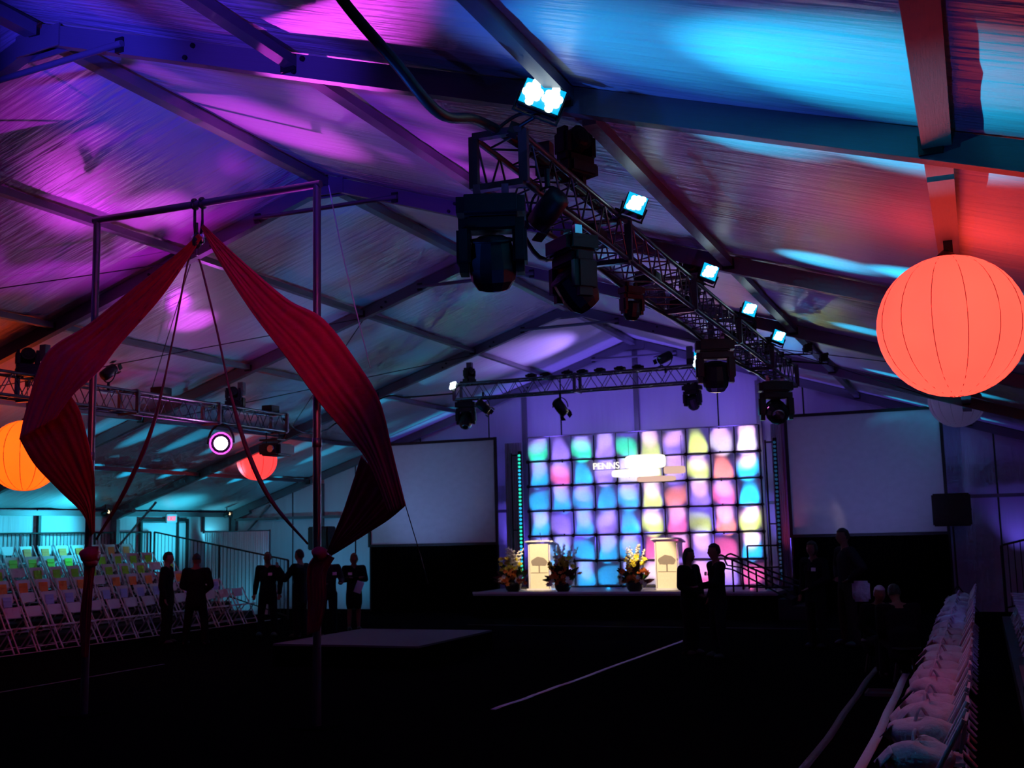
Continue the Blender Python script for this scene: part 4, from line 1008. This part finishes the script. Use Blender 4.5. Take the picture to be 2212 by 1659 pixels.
def person(label, loc, H, rz, arms=('down', 'down'), stance=.12, head_turn=0, nod=0, hair='short', hairm=None, top=None, legsm=None, outfit='suit', step=0, badge=None, build=1.12, lean=0, seated=False, shoes=None):
    """faces +X; H = standing height"""
    t = thing('person', label, 'person', loc, rz); s = H/1.76; g = lambda x, y, z: Vector((x*s, y*s*build if abs(z) > .8 else y*s, z*s))
    top = top or M_suit; legsm = legsm or top
    hz = .95 if not seated else .50
    def L(v):   # lean of the upper body about the hips
        q = Matrix.Rotation(lean, 3, 'Y'); c = Vector((0, 0, hz*s)); return c+q@(v-c)
    dz = 0 if not seated else -.45
    hip = g(0, 0, .95+dz); waist = L(g(0, 0, 1.10+dz)); chest = L(g(0, 0, 1.30+dz)); nb = L(g(-.01, 0, 1.46+dz)); nt_ = L(g(.01, 0, 1.54+dz)); hc = L(g(.025, 0, 1.645+dz))
    body = []; coat = [[(tuple(hip), (.16*s*build, .115*s)), (tuple(waist), (.155*s*build, .115*s)), (tuple(chest), (.175*s*build, .125*s)), (tuple(nb-Vector((0, 0, .03))), (.075*s, .07*s))]]
    trunk = [[(tuple(hip), (.14*s*build, .10*s)), (tuple(waist), (.13*s*build, .10*s)), (tuple(chest), (.155*s*build, .105*s)), (tuple(nb), .062*s), (tuple(nt_), .056*s), (tuple(hc), .06*s)]]
    hands = []
    for k, side in enumerate((1, -1)):
        sh = L(g(0, side*.185, 1.42+dz)); mode = arms[k]
        if mode == 'down': el = L(g(-.03, side*.245, 1.13+dz)); wr_ = L(g(.04, side*.25, .89+dz))
        elif mode == 'front': el = L(g(.02, side*.255, 1.14+dz)); wr_ = L(g(.20, side*.06, 1.00+dz))
        elif mode == 'pocket': el = L(g(-.08, side*.28, 1.16+dz)); wr_ = L(g(.05, side*.20, .93+dz))
        elif mode == 'hip': el = L(g(-.06, side*.42, 1.18+dz)); wr_ = L(g(.05, side*.21, 1.02+dz))
        elif mode == 'fold': el = L(g(.10, side*.23, 1.16+dz)); wr_ = L(g(.24, -side*.06, 1.20+dz))
        elif mode == 'raise': el = L(g(.16, side*.26, 1.18+dz)); wr_ = L(g(.34, side*.22, 1.40+dz))
        elif mode == 'out': el = L(g(.12, side*.24, 1.16+dz)); wr_ = L(g(.36, side*.16, 1.12+dz))
        coat.append([(tuple(nb-Vector((0, 0, .035*s))), .06*s), (tuple(sh), .078*s), (tuple(el), .064*s), (tuple(wr_-(wr_-el)*.06), .050*s)])
        trunk.append([(tuple(nb), .05*s), (tuple(sh), .050*s), (tuple(el), .04*s), (tuple(wr_), .028*s)])
        for ch in hand_chains(wr_, wr_-el, side, s): hands.append(ch)
        if k == 0: w0 = wr_
    legs = []; blegs = []
    for side in (1, -1):
        th = g(0, side*.09, .88+dz); fx = step*side
        if seated: kn = g(.42, side*.14, .50); an = g(.44, side*.15, .08)
        else: kn = g(.02+fx*.4, side*(.09+stance*.25), .50); an = g(-.02+fx, side*(.09+stance*.4), .08)
        legs.append([(tuple(hip), (.15*s*build, .11*s)), (tuple(th), .105*s), (tuple(kn), .080*s), (tuple(an), .070*s)])
        blegs.append([(tuple(hip), (.14*s*build, .10*s)), (tuple(th), .085*s), (tuple(kn), .054*s), (tuple(g(0, 0, .3)*0+(kn+an)/2-Vector((.015, 0, 0))), .052*s), (tuple(an), .034*s)])
        shm = bpy.data.meshes.new('sh'); b2 = bmesh.new(); bmesh.ops.create_uvsphere(b2, u_segments=14, v_segments=8, radius=1)
        for v in b2.verts: v.co = Vector((v.co.x*.14*s+.05*s, v.co.y*.048*s*(1+.12*v.co.x), max(-.04, v.co.z*.055)*s+.04*s))
        b2.transform(Matrix.Translation((an.x, an.y, 0))); b2.to_mesh(shm); b2.free(); shm.materials.append(shoes or M_black); link('shoe', shm, t)
        for p_ in shm.polygons: p_.use_smooth = True
    mes = [skin_me(trunk+blegs), head_me(hc, s, head_turn, nod)]+[skin_me(ch, 1) for ch in hands]
    merge(mes, 'body', M_skin, t, .0105)
    if outfit in ('suit', 'dress'):
        if outfit == 'suit': merge([skin_me([coat[0]]+coat[1:]), skin_me([[(tuple(hip+Vector((0, 0, .1))), (.165*s*build, .125*s)), (tuple(hip+Vector((0, 0, -.16*s))), (.185*s*build, .14*s))]])], 'jacket', top, t, .016)
        else: merge([skin_me(coat)], 'blouse', top, t, .016)
    else: merge([skin_me(coat)], 'shirt', top, t, .016)
    if outfit == 'dress':
        prof = [(.165*s, .50*s), (.19*s, .62*s), (.19*s, .80*s), (.175*s, .95*s), (.14*s, 1.10*s)]
        o = lathe(t, 'skirt', prof, legsm, 20); o.scale = (.78, 1.0, 1)
    else: merge([skin_me(legs)], 'trousers', legsm, t, .016)
    if hair != 'bald': merge([hair_me(hc, s, head_turn, hair, nod)], 'hair' if hair != 'cap' else 'cap', hairm or M_hair, t)
    if outfit == 'suit' and lean < .2:
        c_ = L(g(.118, 0, 1.36+dz)); block(t, 'shirt_front', c_, (.02, .05*s, .17*s), M_greysh, (0, -.16, 0))
    if badge:
        c_ = L(g(.135, badge*.10, 1.30+dz)); block(t, 'name_badge', c_, (.012, .085, .06), M_paper, (0, -.1, 0))
    return t, w0
A = lambda u, v: at(u, v, 2, 0)
def face(u, p):      # yaw that turns +X toward a direction; helper for readability
    return atan2(p[1], p[0])
p = A(358, 1392); person('man in dark suit standing in profile facing right beside the left bleachers', p, 1.80, radians(25), ('down', 'down'), .1, 0, 0, 'short', None, M_suit)
p = A(422, 1394); person('broad balding man in dark suit seen from behind beside the left bleachers', p, 1.76, radians(105), ('front', 'front'), .3, 0, 0, 'fringe', None, M_suit, build=1.15)
p = A(578, 1374); person('man in long dark jacket with name badge standing near the sloping railing', p, 1.74, radians(-80), ('down', 'down'), .2, .3, 0, 'fringe', None, M_suit2, badge=1)
p = A(648, 1378); person('dark-suited person raising one hand behind the gantry right pole', p, 1.78, radians(178), ('raise', 'down'), .1, 0, 0, 'short', None, M_suit)
p = A(708, 1378); person('person with name badge half hidden by the red silk tail', p, 1.74, radians(-45), ('out', 'out'), .1, 0, 0, 'short', None, M_greysh, outfit='shirt', legsm=M_suit, badge=1)
p = A(765, 1362); tp_, w0 = person('blond woman in dark dress with folded arms holding a white paper', p, 1.66, radians(-50), ('fold', 'fold'), .05, .1, 0, 'bob', M_hairb, M_suit, outfit='dress', badge=-1)
q = thing('paper_sheet', 'white paper sheet held by the blond woman', 'paper', p+Vector((.22, -.16, 1.0))); block(q, 'sheet', (0, 0, -.06), (.16, .008, .26), M_paper, (.2, .35, .6)); block(q, 'clip', (-.02, 0, .06), (.04, .012, .015), M_iron, (.2, .35, .6))
p = A(1495, 1415); person('long-haired woman in dark clothes standing before the stage', p, 1.70, radians(-20), ('front', 'front'), .08, 0, 0, 'long', None, M_suit)
p = A(1556, 1422); person('man in dark jacket with name badge facing the long-haired woman', p, 1.77, radians(215), ('out', 'pocket'), .15, 0, 0, 'short', None, M_suit, badge=-1, build=1.08, legsm=M_suit2)
p = A(1768, 1400); person('person in dark clothes with name badge left of the tall man', p, 1.76, radians(-125), ('front', 'down'), .1, 0, 0, 'bob', None, M_suit, badge=1)
p = A(1838, 1396); tall = person('tall man with a hand on his hip and olive trousers before the right screen', p, 1.96, radians(-150), ('hip', 'hip'), .25, 0, 0, 'short', None, M_greysh, outfit='shirt', legsm=M_khaki)
q = thing('shoulder_bag', 'pale bag hanging at the hip of the tall man', 'bag', p+Vector((.24, -.16, .92)))
bm = bmesh.new(); bmesh.ops.create_cube(bm, size=1); bmesh.ops.bevel(bm, geom=bm.edges[:], offset=.12, segments=3, affect='EDGES'); o = from_bm('pouch', bm, M_bag, q, True); o.scale = (.28, .14, .34)
tube(q, 'strap', curve_pts([(-.1, 0, .14), (-.2, 0, .5), (-.28, 0, .62)], 5), .012, M_iron, 6)
t = thing('stool', 'dark stool under the person bending at the right hand row', 'stool', (-1.02, 15.6, 0)); rod(t, 'seat', (0, 0, .40), (0, 0, .44), .2, M_black, 16)
for k in range(4): rod(t, 'leg', (cos(k*pi/2+.7)*.1, sin(k*pi/2+.7)*.1, .41), (cos(k*pi/2+.7)*.2, sin(k*pi/2+.7)*.2, 0), .014, M_iron)
person('person in black sitting bent forward at the end of the right hand row', (-1.02, 15.6, 0), 1.72, radians(112), ('out', 'out'), .1, 0, .3, 'short', None, M_suit, lean=.40, seated=True, build=1.25)
t = thing('stool', 'dark stool under the white-haired person', 'stool', (-1.46, 16.6, 0)); rod(t, 'seat', (0, 0, .40), (0, 0, .44), .2, M_black, 16)
for k in range(4): rod(t, 'leg', (cos(k*pi/2+.7)*.1, sin(k*pi/2+.7)*.1, .41), (cos(k*pi/2+.7)*.2, sin(k*pi/2+.7)*.2, 0), .014, M_iron)
person('white-haired seated person facing the one bent forward', (-1.46, 16.6, 0), 1.62, radians(-60), ('front', 'front'), .1, 0, .1, 'short', M_hairw, M_suit, lean=.3, seated=True)

bpy.data.scenes.remove(TMPS)
